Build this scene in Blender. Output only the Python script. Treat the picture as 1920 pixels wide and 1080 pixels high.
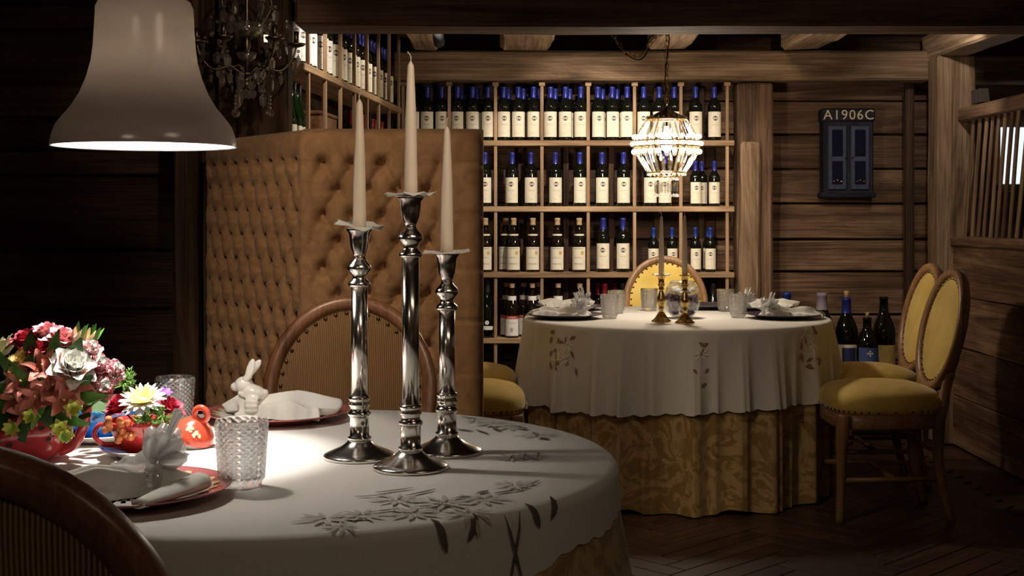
import bpy, bmesh, math, random
from mathutils import Vector, Matrix, Quaternion, noise
R = random.Random(7)
PI = math.pi
sc = bpy.context.scene
for o in list(bpy.data.objects): bpy.data.objects.remove(o)
COL = sc.collection
# ------------------------------------------------------------------ camera, world, lights
F = 2450.0; EYE = 1.22; HOR = 406.0
cam = bpy.data.cameras.new('camera'); camo = bpy.data.objects.new('camera', cam); COL.objects.link(camo)
camo.location = (0, 0, EYE); camo.rotation_euler = (PI/2, 0, 0)
cam.sensor_width = 36; cam.lens = F/1920*36; cam.shift_y = -(540-HOR)/1920; cam.clip_start = .05
sc.camera = camo
w = bpy.data.worlds.new('world'); sc.world = w; w.use_nodes = True
w.node_tree.nodes['Background'].inputs[0].default_value = (1.0, .80, .60, 1)
w.node_tree.nodes['Background'].inputs[1].default_value = .052
sc.view_settings.view_transform = 'Standard'; sc.view_settings.look = 'None'
sc.view_settings.gamma = 1; sc.view_settings.use_curve_mapping = False
sc.view_settings.exposure = 0.0
def light(name, kind, loc, power, col=(1, .82, .62), target=None, size=.03, angle=60, blend=.5):
    l = bpy.data.lights.new(name, kind); l.energy = power; l.color = col
    if kind == 'AREA': l.size = size
    else: l.shadow_soft_size = size
    if kind == 'SPOT': l.spot_size = math.radians(angle); l.spot_blend = blend
    o = bpy.data.objects.new(name, l); COL.objects.link(o); o.location = loc
    if target is not None:
        o.rotation_euler = (Vector(target)-Vector(loc)).to_track_quat('-Z', 'Y').to_euler()
    return o
WARM = (1, .78, .56); NEUT = (1, .885, .75)
# ceiling spots that light the wine rack, from behind the front lintel
light('rack_spot', 'SPOT', (-.05, 6.15, 2.18), 36, NEUT, (-.2, 7.2, 1.35), .02, 62, .6)
light('rack_spot', 'SPOT', (.42, 6.15, 2.18), 66, NEUT, (.42, 7.2, 1.4), .02, 70, .6)
light('rack_spot', 'SPOT', (1.0, 6.15, 2.18), 34, NEUT, (.95, 7.2, 1.3), .02, 66, .6)
light('side_rack_spot', 'SPOT', (-.50, 5.16, 2.10), 13, NEUT, (-.80, 5.35, 1.75), .012, 100, .6)
light('side_rack_spot', 'SPOT', (-.3, 6.3, 2.18), 8, NEUT, (-.75, 6.3, 1.85), .015, 95, .6)
light('wall_spot', 'SPOT', (1.45, 5.6, 2.2), 34, WARM, (1.9, 7.4, .9), .02, 85, .8)
light('post_spot', 'SPOT', (2.0, 6.15, 2.2), 20, NEUT, (2.36, 6.95, 1.7), .02, 80, .8)
light('table_spot', 'SPOT', (-.55, 5.35, 2.2), 44, WARM, (.60, 5.75, .6), .03, 60, .7)
light('skirt_fill', 'SPOT', (.15, 3.8, 2.24), 17, WARM, (.78, 5.4, .32), .05, 44, .8)  # added in front of the lintel to brighten the gold skirt
# added fill lights for booth, candles, hanging crystal and the near room
light('booth_fill', 'SPOT', (-.95, 2.45, 2.25), 62, WARM, (-.55, 4.05, 1.0), .10, 52, .8)
light('candle_fill', 'SPOT', (.35, 1.0, 2.22), 62, (1, .84, .66), (-.22, 2.5, 1.36), .06, 21, .7)
light('fixture_fill', 'SPOT', (-.35, 3.3, 2.25), 16, WARM, (-.92, 4.55, 1.78), .03, 34, .7)
light('room_fill', 'AREA', (.9, 1.2, 2.26), 3, WARM, (.5, 2.6, .5), .6)
light('room_fill', 'AREA', (-.9, -.4, 2.26), 4, WARM, (-.4, 2.5, .9), .5)
# ------------------------------------------------------------------ helpers
KIDS = {}
def P(px, py, d): return Vector(((px-960)/F*d, d, EYE-(py-HOR)/F*d))
def onz(px, py, z=.76):
    d = F*(EYE-z)/(py-HOR); return Vector(((px-960)/F*d, d, z))
def link(o, parent=None):
    COL.objects.link(o)
    if parent is not None:
        o.parent = parent; KIDS.setdefault(parent.name, []).append(o)
    return o
def ob(name, me, parent=None, mat=None, loc=None, rot=None, kind=None):
    o = bpy.data.objects.new(name, me)
    if mat is not None and me is not None and not me.materials: me.materials.append(mat)
    if loc is not None: o.location = loc
    if rot is not None: o.rotation_euler = rot
    if kind: o['kind'] = kind
    return link(o, parent)
def tag(o, label, cat, group=None):
    o['label'] = label; o['category'] = cat
    if group: o['group'] = group
    return o
def thing(name, label, cat, loc=(0, 0, 0), rz=0, group=None):
    o = bpy.data.objects.new(name, None); o.location = loc; o.rotation_euler = (0, 0, rz)
    o.empty_display_size = .05; link(o); return tag(o, label, cat, group)
def struct(o, label=None, cat=None):
    o['kind'] = 'structure'
    if label: o['label'] = label
    if cat: o['category'] = cat
    return o
def dup(o, parent=None, loc=None, rz=None, label=None, group=None):
    c = o.copy(); link(c, parent)
    if loc is not None: c.location = loc
    if rz is not None: c.rotation_euler = (0, 0, rz)
    if label: c['label'] = label
    if group: c['group'] = group
    for k in KIDS.get(o.name, []): dup(k, c)
    return c
def mk(verts, faces, mat=None, smooth=True, name='m'):
    me = bpy.data.meshes.new(name); me.from_pydata([tuple(v) for v in verts], [], faces)
    if mat: me.materials.append(mat)
    if smooth: me.polygons.foreach_set('use_smooth', [True]*len(me.polygons))
    me.update(); return me
def bm_mesh(bm, mat=None, smooth=False):
    me = bpy.data.meshes.new('m'); bmesh.ops.recalc_face_normals(bm, faces=bm.faces); bm.to_mesh(me); bm.free()
    if mat: me.materials.append(mat)
    if smooth: me.polygons.foreach_set('use_smooth', [True]*len(me.polygons))
    return me
def box(size, mat=None, bev=.003, c=(0, 0, 0), cuts=0, amp=0, seed=0, seg=1):
    bm = bmesh.new(); bmesh.ops.create_cube(bm, size=1)
    bmesh.ops.scale(bm, vec=size, verts=bm.verts)
    ax = max(range(3), key=lambda i: size[i])
    if bev: bmesh.ops.bevel(bm, geom=bm.edges[:], offset=bev, segments=seg, affect='EDGES', profile=.5)
    if cuts:
        es = [e for e in bm.edges if abs((e.verts[0].co-e.verts[1].co)[ax]) > size[ax]*.5]
        bmesh.ops.subdivide_edges(bm, edges=es, cuts=cuts, use_grid_fill=False)
    if amp:
        for v in bm.verts:
            p = v.co*2.2+Vector((seed*7.3, seed*3.1, seed*1.7))
            n = noise.noise_vector(p)+noise.noise_vector(p*3.5)*.5
            n[ax] = 0; v.co += n*amp
    bmesh.ops.translate(bm, vec=c, verts=bm.verts)
    return bm_mesh(bm, mat)
def lathe(prof, n=32, mat=None, smooth=True, fn=None, cap=True):
    vs, fs = [], []
    for (r, z) in prof:
        for i in range(n):
            a = 2*PI*i/n; rr = r+(fn(a, z) if fn else 0)
            vs.append((rr*math.cos(a), rr*math.sin(a), z))
    for j in range(len(prof)-1):
        for i in range(n):
            k = (i+1) % n; fs.append((j*n+i, j*n+k, (j+1)*n+k, (j+1)*n+i))
    if cap:
        if prof[0][0] > 1e-5: fs.append(tuple(range(n-1, -1, -1)))
        if prof[-1][0] > 1e-5: fs.append(tuple(range((len(prof)-1)*n, len(prof)*n)))
    me = mk(vs, fs, mat, smooth)
    bm = bmesh.new(); bm.from_mesh(me); bmesh.ops.remove_doubles(bm, verts=bm.verts, dist=1e-6)
    bmesh.ops.recalc_face_normals(bm, faces=bm.faces); bm.to_mesh(me); bm.free()
    if smooth: me.polygons.foreach_set('use_smooth', [True]*len(me.polygons))
    return me
def tube_geo(path, rad, n=8, vs=None, fs=None, closed=False):
    vs = [] if vs is None else vs; fs = [] if fs is None else fs
    path = [Vector(p) for p in path]; N = len(path); base = len(vs); up = None
    for i, p in enumerate(path):
        a = path[(i-1) % N] if (closed or i > 0) else p; b = path[(i+1) % N] if (closed or i < N-1) else p
        t = (b-a).normalized()
        if up is None: up = t.orthogonal().normalized()
        else:
            up = up-t*up.dot(t); up = up.normalized() if up.length > 1e-6 else t.orthogonal().normalized()
        s = t.cross(up); r = rad[i] if isinstance(rad, (list, tuple)) else rad
        for k in range(n):
            q = 2*PI*k/n; vs.append(p+up*(math.cos(q)*r)+s*(math.sin(q)*r))
    for i in range(N if closed else N-1):
        j = (i+1) % N
        for k in range(n):
            l = (k+1) % n; fs.append((base+i*n+k, base+i*n+l, base+j*n+l, base+j*n+k))
    if not closed:
        fs.append(tuple(base+k for k in range(n-1, -1, -1))); fs.append(tuple(base+(N-1)*n+k for k in range(n)))
    return vs, fs
def tube(path, rad, mat=None, n=8, closed=False):
    vs, fs = tube_geo(path, rad, n, closed=closed); return mk(vs, fs, mat)
def spline(pts, m=8):
    pts = [Vector(p) for p in pts]; out = []
    for i in range(len(pts)-1):
        p0 = pts[max(i-1, 0)]; p1 = pts[i]; p2 = pts[i+1]; p3 = pts[min(i+2, len(pts)-1)]
        for k in range(m):
            t = k/m
            out.append(.5*((2*p1)+(p2-p0)*t+(2*p0-5*p1+4*p2-p3)*t*t+(3*p1-p0-3*p2+p3)*t**3))
    out.append(pts[-1]); return out
def orient(o, loc, zdir, spin=0):
    q = Vector(zdir).normalized().to_track_quat('Z', 'Y') @ Quaternion((0, 0, 1), spin)
    o.rotation_mode = 'QUATERNION'; o.rotation_quaternion = q; o.location = loc
def text_mesh(s, size, mat=None, depth=0.0, res=2, align='CENTER', space=1.0):
    cu = bpy.data.curves.new('t', 'FONT'); cu.body = s; cu.size = size; cu.align_x = align; cu.align_y = 'CENTER'
    cu.resolution_u = res; cu.extrude = depth; cu.space_character = space
    o = bpy.data.objects.new('t', cu); COL.objects.link(o); bpy.context.view_layer.update()
    me = bpy.data.meshes.new_from_object(o.evaluated_get(bpy.context.evaluated_depsgraph_get()))
    bpy.data.objects.remove(o); me.materials.clear()
    if mat: me.materials.append(mat)
    return me
def baked(me, *mods):
    o = bpy.data.objects.new('t', me); COL.objects.link(o)
    for kind, props in mods:
        m = o.modifiers.new('m', kind)
        for k, v in props.items(): setattr(m, k, v)
    bpy.context.view_layer.update()
    r = bpy.data.meshes.new_from_object(o.evaluated_get(bpy.context.evaluated_depsgraph_get()))
    bpy.data.objects.remove(o)
    r.polygons.foreach_set('use_smooth', [True]*len(r.polygons)); return r
# ------------------------------------------------------------------ materials
def newmat(name):
    m = bpy.data.materials.new(name); m.use_nodes = True
    return m, m.node_tree, m.node_tree.nodes['Principled BSDF']
def nd(t, typ, **kw):
    n = t.nodes.new(typ)
    for k, v in kw.items():
        if k in n.inputs: n.inputs[k].default_value = v
        else: setattr(n, k, v)
    return n
def c4(c): return (c[0], c[1], c[2], 1)
def ramp(t, src, stops):
    r = t.nodes.new('ShaderNodeValToRGB'); e = r.color_ramp.elements
    e[0].position = stops[0][0]; e[0].color = c4(stops[0][1]); e[1].position = stops[-1][0]; e[1].color = c4(stops[-1][1])
    for p, c in stops[1:-1]:
        x = e.new(p); x.color = c4(c)
    t.links.new(src, r.inputs[0]); return r.outputs[0]
def coords(t, scale, rnd=True):
    tc = nd(t, 'ShaderNodeTexCoord'); mp = nd(t, 'ShaderNodeMapping'); mp.inputs['Scale'].default_value = scale
    t.links.new(tc.outputs['Object'], mp.inputs[0]); out = mp.outputs[0]
    if rnd:
        oi = nd(t, 'ShaderNodeObjectInfo'); mu = nd(t, 'ShaderNodeMath', operation='MULTIPLY'); mu.inputs[1].default_value = 37.0
        t.links.new(oi.outputs['Random'], mu.inputs[0])
        ad = nd(t, 'ShaderNodeVectorMath', operation='ADD'); t.links.new(out, ad.inputs[0]); t.links.new(mu.outputs[0], ad.inputs[1]); out = ad.outputs[0]
    return out
def bump(t, b, src, strength=.3, dist=.01):
    n = nd(t, 'ShaderNodeBump'); n.inputs['Strength'].default_value = strength; n.inputs['Distance'].default_value = dist
    t.links.new(src, n.inputs['Height']); t.links.new(n.outputs[0], b.inputs['Normal'])
def plain(name, col, rough=.5, metal=0, var=.12, scale=30, bmp=0, **kw):
    m, t, b = newmat(name)
    n = nd(t, 'ShaderNodeTexNoise', Scale=scale, Detail=4.0)
    t.links.new(coords(t, (1, 1, 1), False), n.inputs['Vector'])
    c = ramp(t, n.outputs['Fac'], [(.3, [x*(1-var) for x in col]), (.7, [min(1, x*(1+var)) for x in col])])
    t.links.new(c, b.inputs['Base Color'])
    b.inputs['Roughness'].default_value = rough; b.inputs['Metallic'].default_value = metal
    for k, v in kw.items(): b.inputs[k.replace('_', ' ')].default_value = v
    if bmp: bump(t, b, n.outputs['Fac'], bmp, .003)
    return m
def wood(name, dark, light_, axis='x', rough=.75, rings=9.0, bmp=.7, along=.7, fine=110, spec=.25):
    m, t, b = newmat(name)
    s = [rings]*3; s['xyz'.index(axis)] = along
    v = coords(t, s)
    n1 = nd(t, 'ShaderNodeTexNoise', Scale=1.0, Detail=9.0, Roughness=.68, Distortion=1.6); t.links.new(v, n1.inputs['Vector'])
    s2 = [fine]*3; s2['xyz'.index(axis)] = 1.4
    n2 = nd(t, 'ShaderNodeTexNoise', Scale=1.0, Detail=5.0, Roughness=.6, Distortion=.4); t.links.new(coords(t, s2), n2.inputs['Vector'])
    s3 = [1.5]*3
    n3 = nd(t, 'ShaderNodeTexNoise', Scale=1.3, Detail=3.0); t.links.new(coords(t, s3), n3.inputs['Vector'])
    mid = [(a+c)/2 for a, c in zip(dark, light_)]
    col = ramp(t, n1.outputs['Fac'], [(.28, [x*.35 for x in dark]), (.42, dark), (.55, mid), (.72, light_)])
    mx = nd(t, 'ShaderNodeMix', data_type='RGBA', blend_type='MULTIPLY'); mx.inputs[0].default_value = .75
    t.links.new(col, mx.inputs[6]); t.links.new(ramp(t, n2.outputs['Fac'], [(.32, (.42, .38, .34)), (.58, (1, 1, 1))]), mx.inputs[7])
    mx2 = nd(t, 'ShaderNodeMix', data_type='RGBA', blend_type='MULTIPLY'); mx2.inputs[0].default_value = .8
    t.links.new(mx.outputs[2], mx2.inputs[6]); t.links.new(ramp(t, n3.outputs['Fac'], [(.3, (.55, .5, .46)), (.65, (1.15, 1.1, 1.05))]), mx2.inputs[7])
    t.links.new(mx2.outputs[2], b.inputs['Base Color'])
    b.inputs['Roughness'].default_value = rough; b.inputs['Specular IOR Level'].default_value = spec
    ad = nd(t, 'ShaderNodeMath', operation='ADD'); t.links.new(n1.outputs['Fac'], ad.inputs[0]); t.links.new(n2.outputs['Fac'], ad.inputs[1])
    bump(t, b, ad.outputs[0], bmp, .008)
    return m
def woods(name, d, l, **kw): return {a: wood(name+'_'+a, d, l, a, **kw) for a in 'xyz'}
OLD = woods('old_timber', (.115, .066, .039), (.34, .215, .135))
PALE = woods('pale_timber', (.20, .13, .078), (.46, .33, .215))
RAFT = woods('lit_rafter', (.34, .235, .15), (.66, .50, .35), fine=70)  # pale timber lightened, lamplight on the rafters put into the colour
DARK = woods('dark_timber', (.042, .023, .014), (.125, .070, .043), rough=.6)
BROWN = woods('brown_timber', (.055, .031, .018), (.16, .095, .058))
PINE = woods('rack_pine', (.36, .235, .135), (.56, .40, .25), rings=5, bmp=.15, fine=40)
FLOORW = woods('parquet_oak', (.062, .032, .018), (.14, .077, .046), rough=.42, rings=9, bmp=.15, spec=.4)
CHAIRW = woods('chair_walnut', (.17, .075, .034), (.30, .145, .07), rough=.32, bmp=.05, spec=.5, rings=5)
OAKC = woods('chair_honey', (.32, .175, .08), (.47, .28, .14), rough=.38, bmp=.05, spec=.5, rings=5)
def corduroy():
    m, t, b = newmat('corduroy'); v = coords(t, (1, 1, 1), False)
    wv = nd(t, 'ShaderNodeTexWave', Scale=62.0, Distortion=.5, Detail=1.0); wv.bands_direction = 'X'; t.links.new(v, wv.inputs['Vector'])
    t.links.new(ramp(t, wv.outputs['Fac'], [(.1, (.10, .047, .012)), (.8, (.33, .175, .055))]), b.inputs['Base Color'])
    b.inputs['Roughness'].default_value = .85; b.inputs['Sheen Weight'].default_value = .3
    bump(t, b, wv.outputs['Fac'], .7, .004); return m
CORD = corduroy()
def velvet(name, d, l, scale=5, sheen=.5):
    m, t, b = newmat(name); v = coords(t, (1, 1, 1), False)
    n = nd(t, 'ShaderNodeTexNoise', Scale=scale, Detail=6.0, Distortion=2.0); t.links.new(v, n.inputs['Vector'])
    t.links.new(ramp(t, n.outputs['Fac'], [(.36, d), (.5, [(a+c)/2 for a, c in zip(d, l)]), (.62, l)]), b.inputs['Base Color'])
    b.inputs['Roughness'].default_value = .8; b.inputs['Sheen Weight'].default_value = sheen; b.inputs['Sheen Roughness'].default_value = .4
    n2 = nd(t, 'ShaderNodeTexNoise', Scale=350.0, Detail=2.0); t.links.new(v, n2.inputs['Vector'])
    bump(t, b, n2.outputs['Fac'], .15, .002); return m
YEL = velvet('yellow_velvet', (.58, .39, .07), (.70, .50, .12))
SOFA = velvet('tan_damask', (.33, .175, .078), (.42, .235, .108), 14, .25)
def damask():
    m, t, b = newmat('gold_damask'); v = coords(t, (1, 1, 1), False)
    n = nd(t, 'ShaderNodeTexNoise', Scale=7.0, Detail=5.0, Distortion=3.5, Roughness=.6); t.links.new(v, n.inputs['Vector'])
    f = ramp(t, n.outputs['Fac'], [(.47, (0, 0, 0)), (.53, (1, 1, 1))])
    mx = nd(t, 'ShaderNodeMix', data_type='RGBA'); t.links.new(f, mx.inputs[0]); mx.inputs[6].default_value = (.32, .195, .065, 1); mx.inputs[7].default_value = (.50, .335, .14, 1)
    t.links.new(mx.outputs[2], b.inputs['Base Color'])
    mr = nd(t, 'ShaderNodeMapRange'); mr.inputs[3].default_value = .38; mr.inputs[4].default_value = .7
    t.links.new(f, mr.inputs[0]); t.links.new(mr.outputs[0], b.inputs['Roughness']); b.inputs['Sheen Weight'].default_value = .3; return m
GOLD = damask()
def linen(name, col):
    m, t, b = newmat(name); v = coords(t, (1, 1, 1), False)
    n = nd(t, 'ShaderNodeTexNoise', Scale=600.0, Detail=2.0); t.links.new(v, n.inputs['Vector'])
    t.links.new(ramp(t, n.outputs['Fac'], [(.3, [x*.9 for x in col]), (.7, col)]), b.inputs['Base Color'])
    b.inputs['Roughness'].default_value = .85; b.inputs['Specular IOR Level'].default_value = .15; bump(t, b, n.outputs['Fac'], .1, .001); return m
LINEN = linen('white_linen', (.74, .71, .66)); NAPK = linen('napkin_linen', (.80, .78, .72))
PETALTH = plain('thread_pale', (.50, .46, .40), .8); LEAFTH = plain('thread_dark', (.11, .09, .075), .8); BRNTH = plain('thread_brown', (.30, .18, .12), .8); CREAMTH = plain('thread_cream', (.90, .84, .74), .8)
SILVER = plain('polished_silver', (.76, .72, .68), .19, 1, .05); BRASS = plain('brass', (.62, .42, .15), .2, 1, .1)
NAIL = plain('dark_nail', (.16, .10, .05), .3, 1); BRONZE = plain('bronze', (.16, .12, .085), .38, 1)
WAX = plain('ivory_wax', (.86, .71, .54), .5, 0, .04, 12); WICK = plain('wick', (.6, .5, .38), .9)
PAPER = plain('white_paper', (.75, .71, .65), .8); BLACK = plain('black_metal', (.012, .012, .013), .8)
GDARK = plain('dark_bottle_glass', (.004, .005, .003), .05, 0, .2, Coat_Weight=.5); GGREEN = plain('green_bottle_glass', (.005, .024, .004), .06, 0, .3, 8, Coat_Weight=.6, Transmission_Weight=.3)
GBROWN = plain('brown_bottle_glass', (.008, .005, .003), .07, 0, .2, Coat_Weight=.5)
CBLUE = plain('blue_foil', (.03, .04, .28), .35, .35); CTEAL = plain('dark_blue_foil', (.018, .05, .26), .35, .35); CRED = plain('red_foil', (.22, .015, .02), .35, .3); CCORK = plain('cork_wax', (.50, .34, .17), .7, 0, .3, 80); CBLK = plain('black_foil', (.015, .013, .014), .35); CPUR = plain('violet_foil', (.30, .25, .33), .45)
LCREAM = plain('cream_label', (.80, .73, .56), .75, 0, .04); LWHITE = plain('white_label', (.85, .83, .77), .75, 0, .03); LBLUE = plain('blue_label', (.05, .10, .28), .6); LYEL = plain('yellow_label', (.6, .45, .15), .7)
INKB = plain('ink_navy', (.025, .03, .11), .6); INKG = plain('ink_grey', (.42, .36, .28), .7); INKK = plain('ink_black', (.04, .03, .025), .7); INKR = plain('ink_red', (.45, .06, .03), .6); INKO = plain('ink_ochre', (.52, .34, .12), .6)
def shader_mix(name, parts):
    m, t, b = newmat(name); out = t.nodes['Material Output']; t.nodes.remove(b); prev = None; acc = 0
    for wgt, typ, kw in parts:
        n = nd(t, typ, **kw)
        if prev is None: prev = n.outputs[0]; acc = wgt
        else:
            mx = nd(t, 'ShaderNodeMixShader'); acc += wgt; mx.inputs[0].default_value = wgt/acc
            t.links.new(prev, mx.inputs[1]); t.links.new(n.outputs[0], mx.inputs[2]); prev = mx.outputs[0]
    t.links.new(prev, out.inputs[0]); return m
CRYS = shader_mix('crystal', [(.70, 'ShaderNodeBsdfTransparent', {'Color': (.93, .93, .92, 1)}), (.18, 'ShaderNodeBsdfGlass', {'Roughness': .02, 'IOR': 1.55}), (.12, 'ShaderNodeBsdfGlossy', {'Roughness': .03, 'Color': (1, 1, 1, 1)})])
CBEAD = shader_mix('crystal_bead', [(.55, 'ShaderNodeBsdfTransparent', {'Color': (.95, .95, .93, 1)}), (.25, 'ShaderNodeBsdfGlossy', {'Roughness': .1, 'Color': (1, 1, 1, 1)}), (.09, 'ShaderNodeBsdfTranslucent', {'Color': (.95, .95, .95, 1)})])
CRYSD = shader_mix('unlit_crystal', [(.45, 'ShaderNodeBsdfTransparent', {'Color': (.9, .9, .88, 1)}), (.35, 'ShaderNodeBsdfGlass', {'Roughness': .03, 'IOR': 1.5}), (.34, 'ShaderNodeBsdfGlossy', {'Roughness': .06, 'Color': (1, .97, .92, 1)}), (.04, 'ShaderNodeBsdfTranslucent', {'Color': (.9, .88, .84, 1)}), (.02, 'ShaderNodeBsdfDiffuse', {'Color': (.8, .78, .74, 1)})])
GLASS = shader_mix('cut_glass', [(.34, 'ShaderNodeBsdfTransparent', {'Color': (.96, .97, .97, 1)}), (.48, 'ShaderNodeBsdfGlass', {'Roughness': .01, 'IOR': 1.45}), (.18, 'ShaderNodeBsdfGlossy', {'Roughness': .08, 'Color': (1, 1, 1, 1)})])
CLEAR = shader_mix('clear_glass', [(.72, 'ShaderNodeBsdfTransparent', {'Color': (.95, .96, .97, 1)}), (.20, 'ShaderNodeBsdfGlass', {'Roughness': .01, 'IOR': 1.3}), (.08, 'ShaderNodeBsdfGlossy', {'Roughness': .04, 'Color': (1, 1, 1, 1)})])
FROST = shader_mix('frosted_glass', [(.30, 'ShaderNodeBsdfTransparent', {'Color': (.95, .96, .96, 1)}), (.30, 'ShaderNodeBsdfTranslucent', {'Color': (.85, .85, .83, 1)}), (.22, 'ShaderNodeBsdfDiffuse', {'Color': (.75, .74, .71, 1)}), (.18, 'ShaderNodeBsdfGlossy', {'Roughness': .15, 'Color': (1, 1, 1, 1)})])
PORC = plain('porcelain', (.80, .77, .70), .15, 0, .02, Coat_Weight=.6); SHADE = shader_mix('opal_shade', [(.70, 'ShaderNodeBsdfDiffuse', {'Color': (.40, .33, .285, 1)}), (.034, 'ShaderNodeBsdfTranslucent', {'Color': (.80, .66, .56, 1)}), (.06, 'ShaderNodeBsdfGlossy', {'Roughness': .2, 'Color': (1, 1, 1, 1)})])
SHIN = shader_mix('opal_lining', [(.88, 'ShaderNodeBsdfDiffuse', {'Color': (.92, .92, .92, 1)}), (.12, 'ShaderNodeBsdfTranslucent', {'Color': (.9, .86, .8, 1)})])
def emit(name, col, s):
    m, t, b = newmat(name); b.inputs['Emission Color'].default_value = c4(col); b.inputs['Emission Strength'].default_value = s; b.inputs['Base Color'].default_value = c4(col); return m
BULB = emit('lit_bulb', (1, .93, .80), 60); BULB2 = emit('chandelier_bulb', (1, .90, .74), 16); SKYP = emit('daylight_pane', (.80, .93, 1.0), 1.0)
PLROSE = plain('rose_glaze', (.36, .10, .095), .25, 0, .06, Coat_Weight=.3); PLGREY = plain('grey_glaze', (.62, .60, .57), .3); GILT = plain('gilt', (.55, .36, .14), .4, .25); PLDARK = plain('plum_glaze', (.045, .035, .06), .25)
REDG = plain('red_porcelain', (.55, .045, .05), .18, 0, .15, 25, Coat_Weight=.5); BLUEG = plain('blue_porcelain', (.02, .22, .55), .18, 0, .2, 25, Coat_Weight=.5); ORNG = plain('coral_porcelain', (.68, .09, .045), .2, 0, .15, 25, Coat_Weight=.5)
def petalmat(name, a, b_):
    m, t, b = newmat(name); v = coords(t, (40, 40, 40)); n = nd(t, 'ShaderNodeTexNoise', Scale=1.0, Detail=3.0); t.links.new(v, n.inputs['Vector'])
    t.links.new(ramp(t, n.outputs['Fac'], [(.35, a), (.65, b_)]), b.inputs['Base Color']); b.inputs['Roughness'].default_value = .6; b.inputs['Subsurface Weight'].default_value = 0.0; return m
PW = petalmat('petal_white', (.80, .78, .70), (.88, .87, .82)); PY = petalmat('petal_yellow', (.72, .50, .14), (.80, .64, .30)); PC = petalmat('petal_crimson', (.45, .025, .06), (.62, .06, .12)); PP = petalmat('petal_pink', (.70, .16, .20), (.80, .45, .45))
PS = petalmat('petal_salmon', (.50, .12, .085), (.64, .24, .17)); PCR = petalmat('petal_cream', (.62, .58, .30), (.78, .73, .50)); PCH = petalmat('petal_chartreuse', (.36, .42, .04), (.52, .55, .10)); PV = petalmat('petal_violet', (.16, .02, .30), (.28, .06, .42))
LEAF = petalmat('leaf_green', (.045, .15, .015), (.10, .26, .04)); LEAFD = petalmat('leaf_dark', (.03, .08, .015), (.06, .14, .03)); NEED = petalmat('sprig_green', (.08, .24, .03), (.20, .38, .07)); BERRY = petalmat('berry', (.62, .14, .04), (.72, .28, .10)); PUR = petalmat('purple_berry', (.03, .012, .06), (.09, .045, .13))
BLUEW = woods('blue_paint', (.011, .012, .022), (.034, .038, .062), rings=10, bmp=.3); BLUEP = plain('blue_trim_paint', (.024, .034, .075), .6, 0, .4, 40); PANED = plain('dark_pane', (.006, .007, .022), .12); LETTER = plain('ivory_paint', (.62, .50, .32), .7)
PLAST = plain('warm_plaster', (.55, .42, .30), .85, 0, .15, 3)
FRAMEB = plain('dark_board', (.03, .02, .016), .6)
# ------------------------------------------------------------------ the setting
flo = struct(ob('floor', box((7, 9.5, .06), FLOORW['x'], 0, (0, 4, -.038)))); flo['label'] = 'dark oak herringbone parquet floor'
Wp, n = .09, 6; L = Wp*n; pk = box((L-.004, Wp-.004, .008), FLOORW['x'], .0015); cnt = 0; ang = math.radians(45)
for k in range(-60, 90):
    for m in range(-12, 13):
        for t_ in (0, 1):
            if t_ == 0: cx, cy, rz = k+n/2+m*2*n, k+.5, 0
            else: cx, cy, rz = n+k+.5+m*2*n, 1-n+k+n/2, PI/2
            x, y = cx*Wp, cy*Wp; X = x*math.cos(ang)-y*math.sin(ang)+.6; Y = x*math.sin(ang)+y*math.cos(ang)+4
            if not (.12 < X < 2.2 and 3.4 < Y < 7.25): continue
            if math.hypot(X-.75, Y-5.98) < .38: continue
            if Y < 6 and X < .2: continue
            ob('plank', pk, flo, None, (X, Y, -.004), (0, 0, rz+ang)); cnt += 1
BACKY = 7.45
wb = struct(ob('wall_back', box((3.45, .06, 2.4), DARK['x'], 0, (.70, BACKY+.06, 1.2)))); wb['label'] = 'back wall of dark weathered horizontal planks'
S = F/BACKY
edges = [0, .18, .40, EYE-(590-HOR)/S, EYE-(509-HOR)/S, EYE-(449-HOR)/S, EYE-(382-HOR)/S, EYE-(317-HOR)/S, EYE-(253-HOR)/S, EYE-(190-HOR)/S, EYE-(140-HOR)/S, 2.25]
for i in range(len(edges)-1):
    z0, z1 = edges[i], edges[i+1]
    for x0, x1 in ((-1.0, 1.16), (1.16, 2.42)):
        th = .03+R.random()*.012
        ob('plank', box((x1-x0-.004, th, z1-z0-.012), (OLD if x0 > 0 else BROWN)['x'], .004, cuts=10, amp=.0035, seed=i*3+x0), wb, None, ((x0+x1)/2, BACKY+.03-th/2, (z0+z1)/2))
# wall of the alcove on the left (behind the side shelf)
wa = struct(ob('wall_alcove', box((.06, 2.75, 2.4), DARK['y'], 0, (-1.03, 6.1, 1.2)))); wa['label'] = 'dark plank wall behind the side wine shelf'
for i in range(9):
    z0 = i*.265; ob('plank', box((.03, 2.6, .257), BROWN['y'], .004, cuts=8, amp=.003, seed=i), wa, None, (-.985, 6.15, z0+.13))
# front left wall
LY = 4.86
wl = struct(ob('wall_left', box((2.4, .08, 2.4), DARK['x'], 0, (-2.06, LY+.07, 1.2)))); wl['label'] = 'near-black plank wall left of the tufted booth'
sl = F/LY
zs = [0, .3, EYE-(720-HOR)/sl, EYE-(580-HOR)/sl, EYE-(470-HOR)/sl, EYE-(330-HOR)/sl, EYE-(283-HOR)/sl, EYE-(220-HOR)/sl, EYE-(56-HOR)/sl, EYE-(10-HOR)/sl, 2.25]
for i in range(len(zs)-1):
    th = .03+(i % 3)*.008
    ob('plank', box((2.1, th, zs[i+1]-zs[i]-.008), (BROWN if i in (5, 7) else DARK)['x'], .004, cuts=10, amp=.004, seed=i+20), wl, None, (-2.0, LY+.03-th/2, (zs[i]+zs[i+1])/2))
wls = struct(ob('wall_side', box((.08, 7, 2.4), DARK['y'], 0, (-3.2, 1.5, 1.2)))); wls['label'] = 'dark side wall of the front room'
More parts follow.
